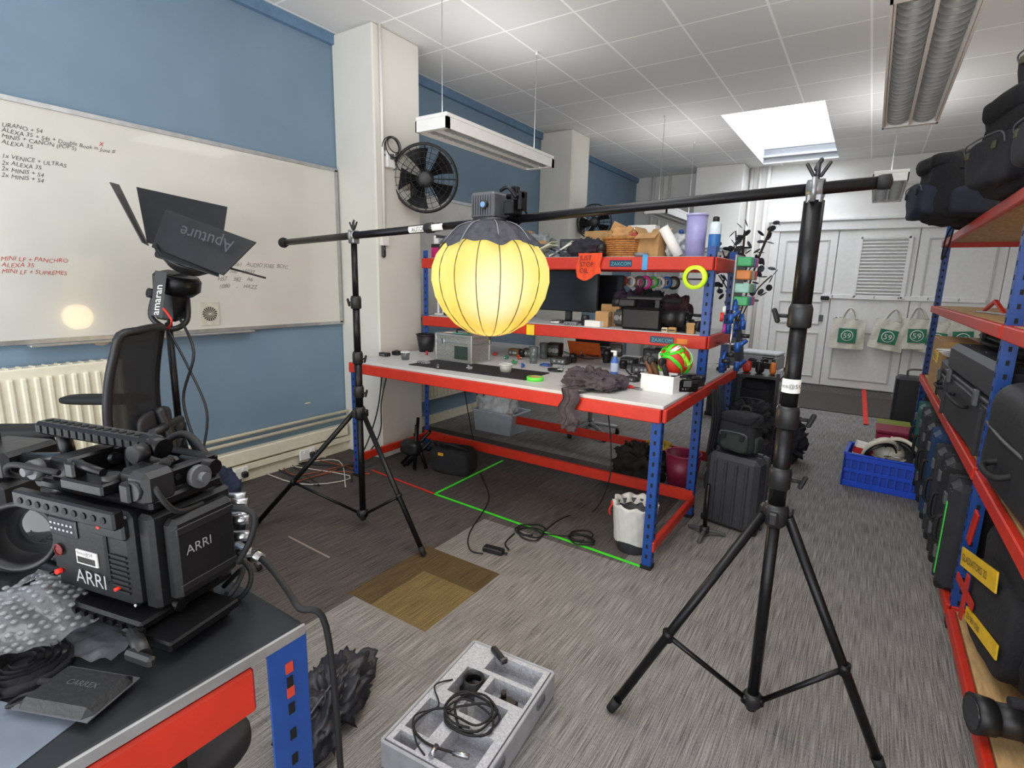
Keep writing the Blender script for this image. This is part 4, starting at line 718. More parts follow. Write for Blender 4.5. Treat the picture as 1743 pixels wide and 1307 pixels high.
part(t_,'lamp_head',BLKM,la([(.085,0),(.1,.02),(.1,.07),(.07,.1)],PD(306,468,2.32),24,(-ax)),mv(bx(0,0,0,.12,.13,.24,.015),PD(292,503,2.34),(8,8,33)))
part(t_,'yoke',BLK,tb([PD(262,505,2.3),PD(258,540,2.3),PD(290,560,2.32),PD(318,545,2.36),PD(318,500,2.38)],.014)); part(t_,'tilt_knob',RUB,cy(PD(262,500,2.3),PD(252,498,2.28),.024)); part(t_,'focus_handle',BLK,cy(PD(375,452,2.3),PD(452,473,2.3),.005))
sd_=part(t_,'side_panel',BLK,slab([PD(264,460,2.22),PD(284,464,2.22),PD(276,542,2.24),(PD(256,536,2.24))],nn,.004)); text(sd_,'lettering','amaran',.05,PD(270,536,2.2)+nn*.012,(PD(279,468,2.2)-PD(270,536,2.2)).normalized(),-RT*1.0,PAP)
sp_=D(292,600,2.36*KD); t_=thing('light_stand','black stand beneath the barn door light behind mesh chair','light stand',(sp_.x,sp_.y,0)); zt=D(292,548,2.36*KD).z
part(t_,'lower_tube',BLKM,cy((0,0,.1),(0,0,.7),.02)); part(t_,'upper_tube',BLKM,cy((0,0,.65),(0,0,zt),.017)); part(t_,'spigot',STL,cy((0,0,zt-.01),(0,0,zt+.07),.008)); part(t_,'locking_collar',BLK,la([(.02,.66),(.028,.67),(.028,.72),(.02,.73)]),bx(.035,0,.7,.03,.012,.03,.004)); part(t_,'hub',BLK,la([(.02,.72),(.035,.74),(.035,.8),(.022,.82)]))
for a in (.4,2.5,4.6):
    d=Vector((math.cos(a),math.sin(a),0)); l=part(t_,'leg',BLKM,cy(d*.03+W*.77,d*.42+W*.012,.012)); part(l,'rubber_foot',RUB,cy(d*.4+W*.05,d*.42+W*.01,.015)); part(t_,'brace',BLKM,cy(d*.02+W*.2,d*.24+W*.36,.006))
one('cable','red and black power leads hanging from barn door light','cable',BLK,tb([D(305,540,2.68),D(330,600,2.62),D(312,680,2.66),D(335,760,2.66)],.007),wm(tb([D(274,520,2.6),D(292,545,2.58),D(285,560,2.62)],.005),RTP),tb([D(285,560,2.64),D(318,620,2.64),D(352,700,2.66),D(345,770,2.68)],.006))
cq=D(340,765,2.9); t_=thing('camera_bag','black bag and straps heaped under barn door light','bag',(cq.x,cq.y,0),20); part(t_,'body',NAVY,soft((0,0,.26),(.36,.28,.52),.6,.05,10,14,n=24,fold=True)); part(t_,'strap',RUB,tb([(-.1,-.13,.5),(0,-.18,.3),(.1,-.14,.1)],.01)); part(t_,'strap',RUB,tb([(.05,-.14,.5),(.12,-.15,.35),(.02,-.16,.2)],.01))
# mesh office chair
nb=Vector((.79,.607,0)); bk0=D(256,668,2.5); cpx=Vector((bk0.x,bk0.y,0))-nb*.27
t_=thing('office_chair','black mesh back office chair with armrests beside radiator','chair',cpx,-50)
swivel_base(t_); part(t_,'seat',FAB,soft((0,0,.56),(.5,.5,.09),.35,.006),label='black fabric seat')
zb0,zb1=.64,1.33
def bk(i,j):
    a=2*i-1; x=a*(.2-.04*abs(j-.4)-.05*max(0,j-.8)); return (x,.26+.04*math.sin(j*3.0)*-1+.05*j*j-.05*a*a,zb0+(zb1-zb0)*j-.02*a*a*j)
MESH=mat('1e1e21',.75,n=.3,sc=200,alpha=.96)
part(t_,'mesh_backrest',MESH,sheet(bk,12,16)); part(t_,'back_frame',BLK,tb([bk(0,j/8) for j in range(9)]+[bk(i/5,1) for i in range(1,5)]+[bk(1,1-j/8) for j in range(9)]+[bk(1-i/5,0) for i in range(1,5)],.019,8,3,True)); part(t_,'back_spine',BLK,tb([(0,.1,.5),(0,.32,.54),(0,.34,.75),(0,.29,.95)],.026),cy((-.13,.32,.86),(.13,.32,.86),.02)); part(t_,'lumbar_pad',mat('2c2c30',.6),soft((0,.27,.86),(.28,.03,.16),.5,.002))
for s in (-1,1): ar=part(t_,'armrest',BLK,tb([(s*.26,.08,.54),(s*.31,.06,.72),(s*.3,0,.9)],.024),tb([(s*.1,0,.52),(s*.26,.08,.54)],.022)); part(ar,'arm_pad',RUB,soft((s*.3,-.12,.925),(.12,.42,.045),.5,.002))
part(t_,'seat_mechanism',BLK,bb(0,0,.44,.18,.24,.08,.01))

# ---------- FOREGROUND TABLE
FX,FY=-.80,.53
t_=thing('work_table','black topped table with red beam and blue post in foreground','table',(FX-.9,FY-.35,0)); ox,oy=FX-.9,FY-.35
TB=mat('232528',.3,n=.2,sc=5)
part(t_,'tabletop',TB,L_([bx(FX-.9,FY-.35,.94,1.8,.7,.02,.004)]))
part(t_,'edge_trim',AL,L_([bx(FX+.002,FY-.35,.938,.006,.7,.022,.002)]))
part(t_,'beam',RED,L_([bx(FX-.012,FY-.4,.878,.03,.6,.085,.005)])); part(t_,'beam',RED,L_([bx(FX-.9,FY-.015,.885,1.66,.03,.075,.005)])); part(t_,'beam',RED,L_([bx(FX-.9,FY-.69,.885,1.66,.03,.075,.005)])); part(t_,'lower_beam',RED,L_([bx(FX-.9,FY-.015,.2,1.66,.03,.075,.005)]))
for (x,y,sx,sy) in ((FX,FY,-1,-1),(FX,FY-.7,-1,1),(FX-1.8,FY,1,-1),(FX-1.8,FY-.7,1,1)):
    part(t_,'upright',BLU,L_([post(x,y,0,.93,sx,sy,.075,.055)]))
part(t_,'slot_plugs',mat('c9402c',.5),L_([bx(FX+.004,FY-.0375,z,.003,.014,.02) for z in (.88,.83)])) 
part(t_,'inner_post',RUB,L_([cy((FX-.35,FY-.1,0),(FX-.35,FY-.1,.93),.02)]))
# cinema camera
ccx=Vector((-1.09,.39,.951)); t_=thing('cinema_camera','large black cinema camera with silver lettering on foreground table','camera',ccx,14); t_.scale=(1.16,1.16,1.16)
CB=mat('17181a',.42,.2,n=.15,sc=70,bump=.06)
LOG=mat('a8aaad',.4,.3); 
part(t_,'body',CB,bb(0,.0,.055,.175,.145,.15,.008),bx(-.02,-.074,.145,.12,.006,.11,.003),bx(.05,-.074,.18,.07,.01,.03,.003))
part(t_,'battery_plate',CB,bb(.1,.01,.05,.03,.14,.15,.006),bb(.125,0.01,.06,.025,.11,.13,.008)); part(t_,'battery_rib',BLK,bb(.1375,.01,.165,.004,.1,.012,.001)); part(t_,'battery_rib',BLK,bb(.1375,.01,.075,.004,.1,.012,.001))
part(t_,'base_plate',BLKM,bb(0,-.01,.035,.23,.16,.015,.004),bb(.01,-.02,.0,.28,.1,.018,.003),bb(-.02,-.02,.017,.32,.05,.014,.002),[bx(-.12+.02*k,-.092,.042,.008,.006,.008) for k in range(13)])
part(t_,'dovetail_clamp',BLKM,bb(.12,-.03,.018,.1,.12,.015,.003)); part(t_,'side_bracket',BLKM,bb(-.13,-.05,.018,.06,.08,.03,.004),cy((-.13,-.095,.03),(-.13,-.115,.03),.012))
part(t_,'bridge_plate_lever',BLK,cy((.1,-.09,.035),(.16,-.12,.035),.01),bx(.16,-.125,.035,.05,.012,.016,.004))
part(t_,'top_plate',BLKM,[bb(0,.0,.208,.24,.12,.016,.004)]+[wm(cy((-.1+.022*k,-.04+.04*j,.2235),(-.1+.022*k,-.04+.04*j,.2245),.0065,n=10),DK) for k in range(10) for j in range(3)]) 
part(t_,'cheese_rail',BLKM,bb(-.02,-.085,.188,.22,.016,.028,.003),[wm(cy((-.11+.02*k,-.0935,.202),(-.11+.02*k,-.0945,.202),.005,n=10),DK) for k in range(10)])
part(t_,'rear_rail',BLKM,bb(.02,.06,.225,.16,.02,.03,.003)); part(t_,'side_rail',BLKM,bb(.09,0,.222,.02,.15,.03,.003),[wm(cy((.1003,-.06+.02*k,.238),(.1013,-.06+.02*k,.238),.005,n=10),DK) for k in range(7)]); part(t_,'side_block',BLKM,bb(-.09,.0,.222,.04,.1,.035,.004))
hx=-.1
part(t_,'top_handle',BLKM,[bb(hx,.02,.265,.27,.034,.022,.005)]+[wm(cy((hx-.12+.018*k,.02,.2872),(hx-.12+.018*k,.02,.2882),.006,n=10),DK) for k in range(14)]+[wm(bx(hx-.12+.018*k,.0025,.276,.01,.003,.012),DK) for k in range(14)],cy((hx-.08,.02,.222),(hx-.09,.02,.27),.011),cy((hx+.08,.02,.222),(hx+.1,.02,.27),.012),cy((hx+.11,.02,.276),(hx+.15,.02,.27),.016)); part(t_,'handle_knob',BLK,cy((hx+.135,.0,.27),(hx+.135,-.02,.27),.014)); part(t_,'handle_knob',BLK,cy((.03,-.05,.225),(.03,-.05,.25),.012))
part(t_,'monitor_mount',BLKM,bb(.03,.02,.222,.05,.05,.03,.005),cy((.06,.02,.25),(.09,-.01,.262),.008),bb(.07,-.03,.225,.05,.04,.035,.006),cy((.05,.05,.24),(.12,.05,.24),.012))
part(t_,'rosette',GRY,cy((.115,.02,.235),(.125,.02,.235),.018),cy((.115,.02,.235),(.135,.02,.235),.008)); part(t_,'rosette',GRY,cy((-.12,-.055,.24),(-.12,-.07,.24),.015),cy((-.12,-.055,.24),(-.12,-.08,.24),.007))
part(t_,'shoulder_bracket',BLKM,bb(.0,-.06,.224,.09,.03,.018,.003),bb(-.03,-.06,.24,.02,.02,.025,.003),cy((-.03,-.06,.262),(.03,-.06,.255),.006))
part(t_,'support_rod',mat('3a3b3e',.25,.8),cy((-.36,.02,.2),(-.06,.02,.24),.0095)); part(t_,'support_rod',mat('3a3b3e',.25,.8),cy((-.36,.05,.175),(-.08,.05,.215),.0095)); part(t_,'support_rod',BLKM,cy((-.3,-.03,.045),(.12,-.03,.045),.0095)); part(t_,'rod_clamp',BLKM,bb(-.18,.035,.18,.035,.07,.045,.005),cy((-.18,-.01,.2),(-.18,-.03,.2),.01))
ed=Vector((.5,-.86,.1)).normalized(); ec=Vector((-.165,-.07,.125))
part(t_,'lens_port',BLK,la([(.02,-.12),(.044,-.11),(.046,-.05),(.05,-.03),(.056,.0),(.057,.012),(.051,.014),(.046,.0),(.04,-.03),(.0,-.032)],ec,36,ed)); part(t_,'lens_glass',mat('08090c',.05,coat=.6),la([(.0405,-.027),(.02,-.021),(.001,-.019)],ec,30,ed,cap=False))
part(t_,'lens_ring',STL,la([(.0465,-.08),(.0485,-.079),(.0485,-.072),(.047,-.07)],ec,36,ed,cap=False)); part(t_,'gear_ring',RUB,ring(ec-ed*.055,.052,.046,.018,ed,40))
part(t_,'viewfinder_arm',BLKM,bb(-.12,.03,.1,.07,.07,.11,.006),cy((-.11,-.03,.205),(-.05,-.03,.22),.014),bb(-.16,.02,.18,.07,.05,.04,.006),cy((-.2,.0,.17),(-.12,.0,.19),.02))
part(t_,'focus_motor',BLK,cy((-.1,.05,.2),(-.1,.05,.26),.022),ring((-.1,.05,.25),.026,.01,.012)); part(t_,'focus_motor',BLK,bb(.1,-.04,.215,.04,.05,.05,.008),cy((.1,-.07,.24),(.1,-.06,.24),.014))
part(t_,'vent_grille',DK,[bx(.06,-.0735,.08+.008*k,.035,.003,.003) for k in range(8)])
sc_=part(t_,'side_screen',mat('2a2d31',.2),bx(-.045,-.0785,.165,.06,.004,.03,.002)); part(sc_,'display_icons',LGR,[bx(-.068+.009*k,-.081,.17-.009*j,.004,.001,.003) for k in range(6) for j in range(2)])
RB=mat('c3261c',.4,emit=.9)
for x_,z_,r_ in ((-.075,.085,.004),(.035,.18,.003),(.055,.085,.0025),(-.062,.2,.002)): part(t_,'indicator_lamp',RB,cy((x_,-.073,z_),(x_,-.0805,z_),r_))
part(t_,'record_button',mat('6d1f1a',.4),cy((-.062,-.077,.125),(-.062,-.08,.125),.007),ring((-.062,-.08,.125),.0095,.008,.002,(0,1,0)))
bl=part(t_,'barcode_label',PAP,bx(.0,-.0785,.123,.045,.002,.022)); part(bl,'barcode',INK,[bx(-.019+.0028*k,-.0798,.119,.0014,.001,.01) for k in range(14)]); text(bl,'lettering','films@59',.009,(-.02,-.0802,.127),(1,0,0),(0,0,1),INK)
text(t_,'lettering','ARRI',.032,(-.03,-.0795,.08),(1,0,0),(0,0,1),LOG); text(t_,'lettering','ARRI',.021,(.1385,-.028,.13),(0,1,0),(0,0,1),LOG)
part(t_,'connector',STL,[cy((.12,.07,.08+.03*k),(.145,.085,.08+.03*k),.008,n=12) for k in range(4)],[cy((.1,.085,.1+.035*k),(.125,.1,.1+.035*k),.009,n=12) for k in range(3)])
part(t_,'screws',LGR,[cy((x,-.0717,z),(x,-.0735,z),.0022,n=8) for x in (-.083,.083) for z in (.062,.2)])
for pts_,r_ in (([(.13,.06,.17),(.17,.07,.16),(.17,.06,.12),(.15,.05,.08)],.005),([(-.05,.06,.23),(0,.09,.27),(.06,.08,.25),(.1,.07,.2)],.006),([(-.2,.04,.2),(-.12,.07,.25),(-.05,.03,.24),(.0,.0,.23)],.005),([(.08,-.02,.25),(.12,-.05,.24),(.13,-.03,.2),(.12,.02,.19)],.004),([(-.16,-.02,.2),(-.19,-.06,.22),(-.14,-.08,.25),(-.07,-.06,.24)],.0045),([(-.12,.06,.1),(-.2,.06,.14),(-.22,.04,.08),(-.16,.0,.05)],.006)): part(t_,'cable_loop',RUB,tb(pts_,r_))
t_=thing('cable','thick black lead with silver connector running over table edge','cable',(0,0,0)); part(t_,'lead',RUB,tb([Z(400,925,1.02),Z(450,955,1.0),Z(490,1005,.975),Z(510,1035,.965),Vector((FX+.01,FY+.04,.92)),Vector((FX+.02,FY+.05,.6)),Vector((FX+.0,FY+.06,.3)),Vector((FX-.05,FY+.12,.012))],.0065)); part(t_,'connector',STL,cy(Z(402,930,1.02),Z(445,952,1.002),.0115),wm(ring(Z(432,945,1.008),.014,.01,.008,Z(445,952,1.0)-Z(402,930,1.02)),BLK))
q=D(45,775,1.2); t_=thing('camera_battery_unit','black camera battery unit behind the cinema camera','camera unit',(q.x,q.y-.05,.95),25); part(t_,'body',BLK,bb(0,0,0,.2,.16,.2,.012)); part(t_,'top_module',BLKM,bb(.03,0,.2,.14,.12,.06,.01)); part(t_,'side_module',BLKM,bb(-.05,0,.2,.05,.08,.09,.006)); part(t_,'front_panel',GRY,bx(.03,-.082,.1,.1,.004,.1,.004)); part(t_,'red_lamp',mat('c4241c',.4,emit=.5),cy((.0,-.083,.16),(0,-.088,.16),.005))
q=D(350,890,1.12); one('cable','tangle of black leads on table beyond the cinema camera','cable',RUB,tb([(0,0,.006),(.04,.02,.05),(.08,-.02,.04),(.06,-.05,.01),(.0,-.03,.03),(-.05,.0,.01)],.005),to((.03,0,.03),.04,.005,(.4,-.6,.5)),loc=(-1.02,.5,.951))
def bubble(i,j): x=(i-.5)*.26; y=(j-.5)*.22; return (x,y,.05+.035*math.sin(x*22+1)*math.cos(y*17)+.018*noise.noise(Vector((x*30,y*30,2))))
q=Z(40,1045,.98); t_=thing('bubble_wrap','crumpled clear bubble wrap below camera lens','bubble wrap',(q.x,q.y,.95),10); BW=mat('9a9ea1',.15,n=.2,alpha=.45,coat=.5); part(t_,'film',BW,sheet(bubble,20,20)); bo=part(t_,'bubbles',mat('aaaeb1',.08,alpha=.38,coat=.6),[soft(Vector(bubble((k+.5)/18,(j+.5)/15))+W*.002,(.011,.011,.007),1,0,1,0,4) for k in range(18) for j in range(15)]); bo['kind']='stuff'
q=Z(160,1100,.95); one('plastic_sleeve','crinkled clear plastic sleeve beside camera base','plastic',mat('6e7278',.12,n=.3,alpha=.45,coat=.5),sheet(lambda i,j:((i-.5)*.14,(j-.5)*.09,.008+.012*noise.noise(Vector((i*6,j*5,3)))),16,12),loc=(q.x,q.y,.955),rot=30)
q=Z(132,1172,.97); t_=thing('zip_pouch','black zipped drive pouch with embossed lettering on table','pouch',(q.x,q.y,.951),24); part(t_,'body',mat('17181a',.5,bump=.15,sc=90),bb(0,0,0,.125,.085,.024,.011)); part(t_,'zip',GRY,bx(0,0,.012,.127,.087,.002,0)); part(t_,'wrist_loop',RUB,tb([(-.06,-.03,.012),(-.075,-.04,.01),(-.08,-.02,.008),(-.062,-.01,.012)],.003)); text(t_,'lettering','CARREX',.014,(-.022,-.0,.0245),(1,0,0),(0,1,0),mat('55585c',.3))
q=Z(45,1135,.96); t_=thing('hook_strap','rolled black webbing strap at left of table','strap',(q.x,q.y,.951)); sp=[(( .012+.0052*k/6)*math.cos(k*.52),(.012+.0052*k/6)*math.sin(k*.52)) for k in range(60)]
part(t_,'coil',FAB,sheet(lambda i,j:(sp[min(59,int(i*59))][0],sp[min(59,int(i*59))][1],.004+j*.022),59,1),la([(.005,0),(.06,.002),(.06,.014),(.004,.016)])); part(t_,'tail',FAB,tb([(.06,0,.012),(.085,.02,.01),(.1,.05,.006)],.005))
q=Z(10,1265,.95); one('paper_sheet','glossy grey printed sheet under the black pouch','paper',mat('6c7480',.3,n=.2,sc=8),bx(0,0,.0006,.18,.12,.001),loc=(q.x-.03,q.y-.02,.9503),rot=20)
q=Z(560,1235,0); t_=thing('dark_jacket','dark crumpled nylon jacket on carpet beside foreground table','garment',(q.x-.02,q.y+.02,0),25); part(t_,'bunched_body',mat('26272f',.5,n=.35,bump=.5,sc=14),soft((0,0,.07),(.2,.46,.16),.75,.06,13,8,n=40,half=True,fold=True)); part(t_,'sleeve',mat('2d2f38',.5,n=.3,bump=.4,sc=14),soft((.02,.14,.05),(.12,.3,.1),.7,.04,16,12,n=28,half=True,fold=True)); part(t_,'zip',GRY,tb([(0,-.18,.14),(.02,0,.16),(0,.16,.12)],.003))
t_=thing('stool','black padded stool tucked under foreground table','stool',(-1.3,.45,0),10); part(t_,'seat',mat('1b1b1e',.7),soft((0,0,.42),(.34,.34,.09),.5,.004)); part(t_,'column',STL,cy((0,0,.1),(0,0,.4),.022))
for k in range(4): a=k*1.57+.6; l=part(t_,'base_leg',BLK,tb([(0,0,.12),(math.cos(a)*.12,math.sin(a)*.12,.1),(math.cos(a)*.22,math.sin(a)*.22,.03)],.016)); part(l,'castor',RUB,cy((math.cos(a)*.22-.012,math.sin(a)*.22,.022),(math.cos(a)*.22+.012,math.sin(a)*.22,.022),.022))

# ---------- FOAM CASE on floor
fc=(Z(800,1090,.11)+Z(845,1320,.11)+Z(645,1270,.11)+Z(925,1150,.11))/4
t_=thing('foam_case_base','open grey foam lined case of cables on carpet','case',(fc.x,fc.y,0),5); FO=mat('b0b1b6',.9,n=.22,sc=130,bump=.3); FO2=mat('8d8e94',.95,n=.2,sc=130)
w2,d2=.36,.56; rects=[(-.12,-.02,.0,.14),(.0,.16,.06,.14),(-.06,.15,.16,.25),(-.15,-.05,-.2,-.06),(-.15,-.06,-.26,-.22),(.0,.14,-.25,-.1),(-.03,.12,-.06,.03)]
xs=sorted({-w2/2+.01,w2/2-.01}|{r[0] for r in rects}|{r[1] for r in rects}); ys=sorted({-d2/2+.01,d2/2-.01}|{r[2] for r in rects}|{r[3] for r in rects}); cells=[]
for i in range(len(xs)-1):
    for j in range(len(ys)-1):
        cx_,cy_=(xs[i]+xs[i+1])/2,(ys[j]+ys[j+1])/2
        if not any(r[0]<cx_<r[1] and r[2]<cy_<r[3] for r in rects): cells.append(bx(cx_,cy_,.08,xs[i+1]-xs[i],ys[j+1]-ys[j],.06))
part(t_,'foam_insert',FO,cells,wm(bb(0,0,.03,w2-.02,d2-.02,.02),FO2))
part(t_,'outer_shell',mat('9fa1a6',.5),bb(0,0,0,w2,d2,.03,.01),bb(-w2/2,0,.01,.012,d2,.1,.003),bb(w2/2,0,.01,.012,d2,.1,.003),bb(0,-d2/2,.01,w2,.012,.1,.003),bb(0,d2/2,.01,w2,.012,.1,.003))
for s in (-1,1): part(t_,'hinge',GRY,bx(w2/2+.008,s*.15,.08,.012,.06,.03,.003))
R_=Matrix.Rotation(math.radians(5),3,'Z')
def FCp(x,y,z): return Vector((fc.x,fc.y,0))+R_@Vector((x,y,z))
t2=thing('lens_adapter','black round lens adapter ring standing in grey foam','adapter',FCp(-.07,.1,.05),0); part(t2,'flange',BLK,la([(.03,0),(.052,.0),(.052,.012),(.04,.015),(.04,.06),(.034,.062),(.03,.05)],n=32,cap=False)); part(t2,'inner_ring',STL,ring((0,0,.05),.036,.031,.006))
for a in (.3,2.4,4.5): part(t2,'locking_tab',BLK,bx(.05*math.cos(a),.05*math.sin(a),.02,.02,.014,.02,.004))
one('battery_stick','black stick battery lying at far edge of foam','battery',BLK,bb(0,0,0,.1,.025,.022,.006),wm(bb(.04,0,.001,.01,.026,.0215),GRY),loc=FCp(-.04,.24,.112),rot=-25)
random.seed(21)
def coil(n,R,o,jx=.02,z=.11,r=.0045):
    pts=[]
    for k in range(n*8): a=k*math.pi/4; rr=R+random.uniform(-.014,.014); pts.append(o+Vector((rr*math.cos(a)+jx*math.sin(k*.13),rr*.8*math.sin(a)+jx*math.cos(k*.21),.006+.0022*(k/8)+random.uniform(0,.003))))
    return pts
t2=thing('cable','black coiled cable with metal plug lying on grey foam','cable',FCp(.02,-.06,.11)); part(t2,'coil',RUB,tb(coil(5,.085,Vector((0,0,0))),.0042,6,4)); part(t2,'tail',RUB,tb([(-.07,-.02,.01),(-.12,-.06,.01),(-.13,-.14,.006),(-.05,-.17,.008),(.05,-.15,.01)],.0042)); part(t2,'plug',STL,cy((.05,-.15,.01),(.1,-.135,.012),.009)); part(t2,'plug',STL,cy((.0,-.2,.01),(-.01,-.16,.01),.009))
one('cable','thin black wire looped over left side of foam','cable',RUB,tb([FCp(-.13,.05,.112),FCp(-.16,-.02,.125),FCp(-.1,-.08,.113),FCp(-.14,-.16,.12),FCp(-.08,-.23,.114),FCp(-.02,-.26,.113)],.003))
one('bracket','small black bracket recessed in grey foam','bracket',BLK,bb(0,0,0,.07,.035,.03,.004),cy((-.02,0,.03),(-.02,0,.055),.01),loc=FCp(.08,.1,.05))

# ---------- floor cables
random.seed(5)
q=Z(840,940,0); t_=thing('power_adapter','black power brick on carpet beside green tape','power brick',q,8); part(t_,'body',BLK,bb(0,0,0,.13,.05,.032,.006)); part(t_,'strain_relief',RUB,cy((.065,0,.016),(.09,0,.014),.006)); 
q=Z(898,905,0); one('cable','loosely coiled black cable crossing the green tape','cable',RUB,tb(coil(3,.09,Vector((0,0,0)),.04),.0045,6,3),tb([Vector((-.05,-.08,.006)),Z(860,925,0)-q+W*.005,Z(866,938,0)-q+W*.01],.0045),loc=q)
q=Z(985,915,0); one('cable','black cable loop beside the lined bin','cable',RUB,tb(coil(3,.08,Vector((0,0,0)),.04),.0045,6,3),tb([Vector((-.06,-.03,.006)),Z(945,912,0)-q+W*.005,Z(920,908,0)-q+W*.006],.0045),loc=q)
one('cable','thin black flex trailing from bench to power brick','cable',RUB,tb([Z(790,660,.7),Z(800,720,.35),Z(812,780,0.01),Z(820,812,.006),Z(832,850,.006),Z(800,905,.006),Z(800,935,.006),Z(822,942,.01)],.004))
one('cable','black flex dropping from bench to lined bin','cable',RUB,tb([Y(1035,702,BY0+.3),Y(1040,760,BY0+.3),Y(1036,820,BY0+.25),Z(1010,870,.006),Z(960,880,.006),Z(925,905,.006)],.004))
for k,(c,lab) in enumerate([('c9c3b8','pale tangled mains lead on floor by trunking'),('8f4a2a','orange tangled lead on floor by trunking'),('22242a','black tangled lead on floor by trunking')]):
    one('cable',lab,'cable',mat(c,.6),tb([Z(385+random.uniform(0,220),826-random.uniform(0,52)-k*4,0)+Vector((.12+random.uniform(0,.2),0,.01)) for _ in range(8)],.0045,6,5))
one('cable','black leads hanging down pillar behind left stand','cable',BLK,tb([(-3.3,3.1,.8),(-3.33,3.05,.55),(-3.3,3.0,.3),(-3.38,2.9,.1),(-3.5,2.7,.012)],.006),tb([(-3.36,3.1,.85),(-3.4,3.08,.5),(-3.45,3.0,.2),(-3.4,2.8,.012),(-3.2,2.6,.012)],.006))
q=Z(690,800,0); t_=thing('folded_tripod','black folded tripod heap against pillar beneath bench end','tripod',(q.x+.02,q.y,0)); 
for k in range(6): part(t_,'leg',BLKM,cy((random.uniform(-.18,.14),random.uniform(-.1,.1),.02),(random.uniform(-.24,.2),random.uniform(0,.2),.2+.05*k),.014))
part(t_,'head',BLK,soft((0,.05,.2),(.2,.14,.12),.6,.02,9,2))

# ---------- RIGHT END OF BENCH
q=Z(1232,905,0); hardcase('hard_case','black wheeled hard case standing at right end of workbench',(q.x+.02,q.y+.16,0),-12,.34,.24,.5,mat('34363a',.55),stand=True)
backpack('black backpack sitting on the wheeled hard case',(q.x+.01,q.y+.16,.505),-15,.24,.16,.27,seed=4,acc=mat('26302c',.8))
q=Z(1198,912,0); t_=thing('dolly_stand','small black floor stand base beside the wheeled case','stand',q,30); part(t_,'post',BLKM,cy((0,0,.03),(0,0,.35),.013)); part(t_,'joint',BLK,la([(.02,.02),(.03,.03),(.03,.06),(.018,.07)]))
for a in (0,2.1,4.2): part(t_,'foot',GRY,tb([(0,0,.04),(.08*math.cos(a),.08*math.sin(a),.03),(.13*math.cos(a),.13*math.sin(a),.012)],.012))
t_=thing('parts_rack','rack of small coloured plastic bins on right bench post','storage rack',(BX1+.1,3.9,1.5)); 
part(t_,'back_plate',LGR,bx(-.02,.03,.1,.01,.3,.36)); cols=['3fae6b','d8432e','3f6fc0','9fd0c4','c24a8a','74b34a','d9843a','5f9fd0','b9c9c0']
for r in range(4):
    for c in range(3): part(t_,'bin',mat(cols[(r*3+c*2)%9],.35,alpha=.85),bx(.03,-.07+.09*c,-.02+.085*r,.09,.08,.06,.006))
t_=thing('grip_clamps','cluster of blue metal clamps hanging at bench end','clamps',(BX1+.09,3.72,1.0)); 
for k in range(10):
    a=random.uniform(0,3); p_=Vector((random.uniform(-.03,.1),random.uniform(-.12,.18),random.uniform(.03,.44))); part(t_,'clamp_arm',mat('24529c',.35,.3),cy(p_,p_+Vector((math.cos(a)*.06,.03,math.sin(a)*.07)),.014),cy(p_+Vector((0,.0,-.03)),p_+Vector((0,0,.03)),.019))
for k in range(5): part(t_,'clamp_knob',BLK,cy((.02*k,-.12+.03*k,.1+.04*k),(.02*k+.05,-.12+.03*k,.1+.04*k),.014))
part(t_,'hanging_rod',STL,cy((-.07,0,.2),(.1,0,.2),.008),cy((0.02,0,0.04),(.02,0,.42),.01))
for k,(z,c) in enumerate([(1.38,'d12f2a'),(1.42,'e0e0dc'),(1.3,'c23fa0')]):
    roll(['red','white','purple'][k]+' narrow tape roll on bench end below coloured bins',(BX1+.06,3.62+.05*k,z),.03,.018,.02,mat(c,.5),(1,.2,0),group='narrow tape rolls on bench end')
for k,(y,c,lab) in enumerate([(3.6,'1a1a1d','black webbing straps hanging down bench right end'),(3.8,'24303f','dark blue strap bundle hanging below the clamps')]):
    o_=thing('strap_bundle',lab,'straps',(BX1+.05,y,.9))
    for j in range(3): part(o_,'strap',mat(c,.8),tb([(0,.03*j,0),(.02+.01*j,.03*j,-.2),(0,.03*j+.02,-.45-.05*j)],.009))
t_=thing('tool_trolley','narrow black trolley of kit beyond workbench end','trolley',(BX1+.15,4.85,0)); part(t_,'frame',BLK,[bb(a*.16,b*.2,.05,.025,.025,.85) for a in (-1,1) for b in (-1,1)],[bb(0,0,z,.36,.44,.02) for z in (.1,.45,.85)]); part(t_,'drawer',mat('33363c',.4),bb(0,-.01,.12,.3,.4,.14,.01)); part(t_,'drawer',mat('2a2c31',.4),bb(0,-.01,.28,.3,.4,.14,.01))
for a in (-1,1):
    for b in (-1,1): part(t_,'castor',RUB,cy((a*.15-.01,b*.18,.028),(a*.15+.01,b*.18,.028),.028))
backpack('black rucksack on narrow trolley beyond workbench',(BX1+.15,4.85,.47),-10,.26,.22,.34,seed=9)
for k in range(3): t2=thing('power_tool',['red capped tool battery on trolley top','black drill body on trolley top','orange handled driver on trolley top'][k],'tool',(BX1+.05+.1*k,4.78,.87),k*50); part(t2,'body',[mat('c22e26',.4),BLK,mat('d9752a',.4)][k],soft((0,0,.05),(.07,.05,.1),.6,.004)); part(t2,'handle',BLK,tb([(0,0,.08),(.03,0,.11),(.07,0,.1)],.014))
hardcase('hard_case','small black upright case between workbench end and trolley',(BX1+.2,4.3,0),-8,.3,.26,.46,mat('26272b',.55),stand=True)
crumple('equipment_bag','black soft kit bag piled on small case beside trolley','bag',FAB,(BX1+.2,4.3,.47),(.3,.26,.24),77)
crumple('equipment_bag','black holdall on carpet beyond small upright case','bag',mat('202126',.8,bump=.3),(BX1+.3,5.35,0),(.4,.36,.4),78)
q=Z(1285,722,0); sx_=q.x
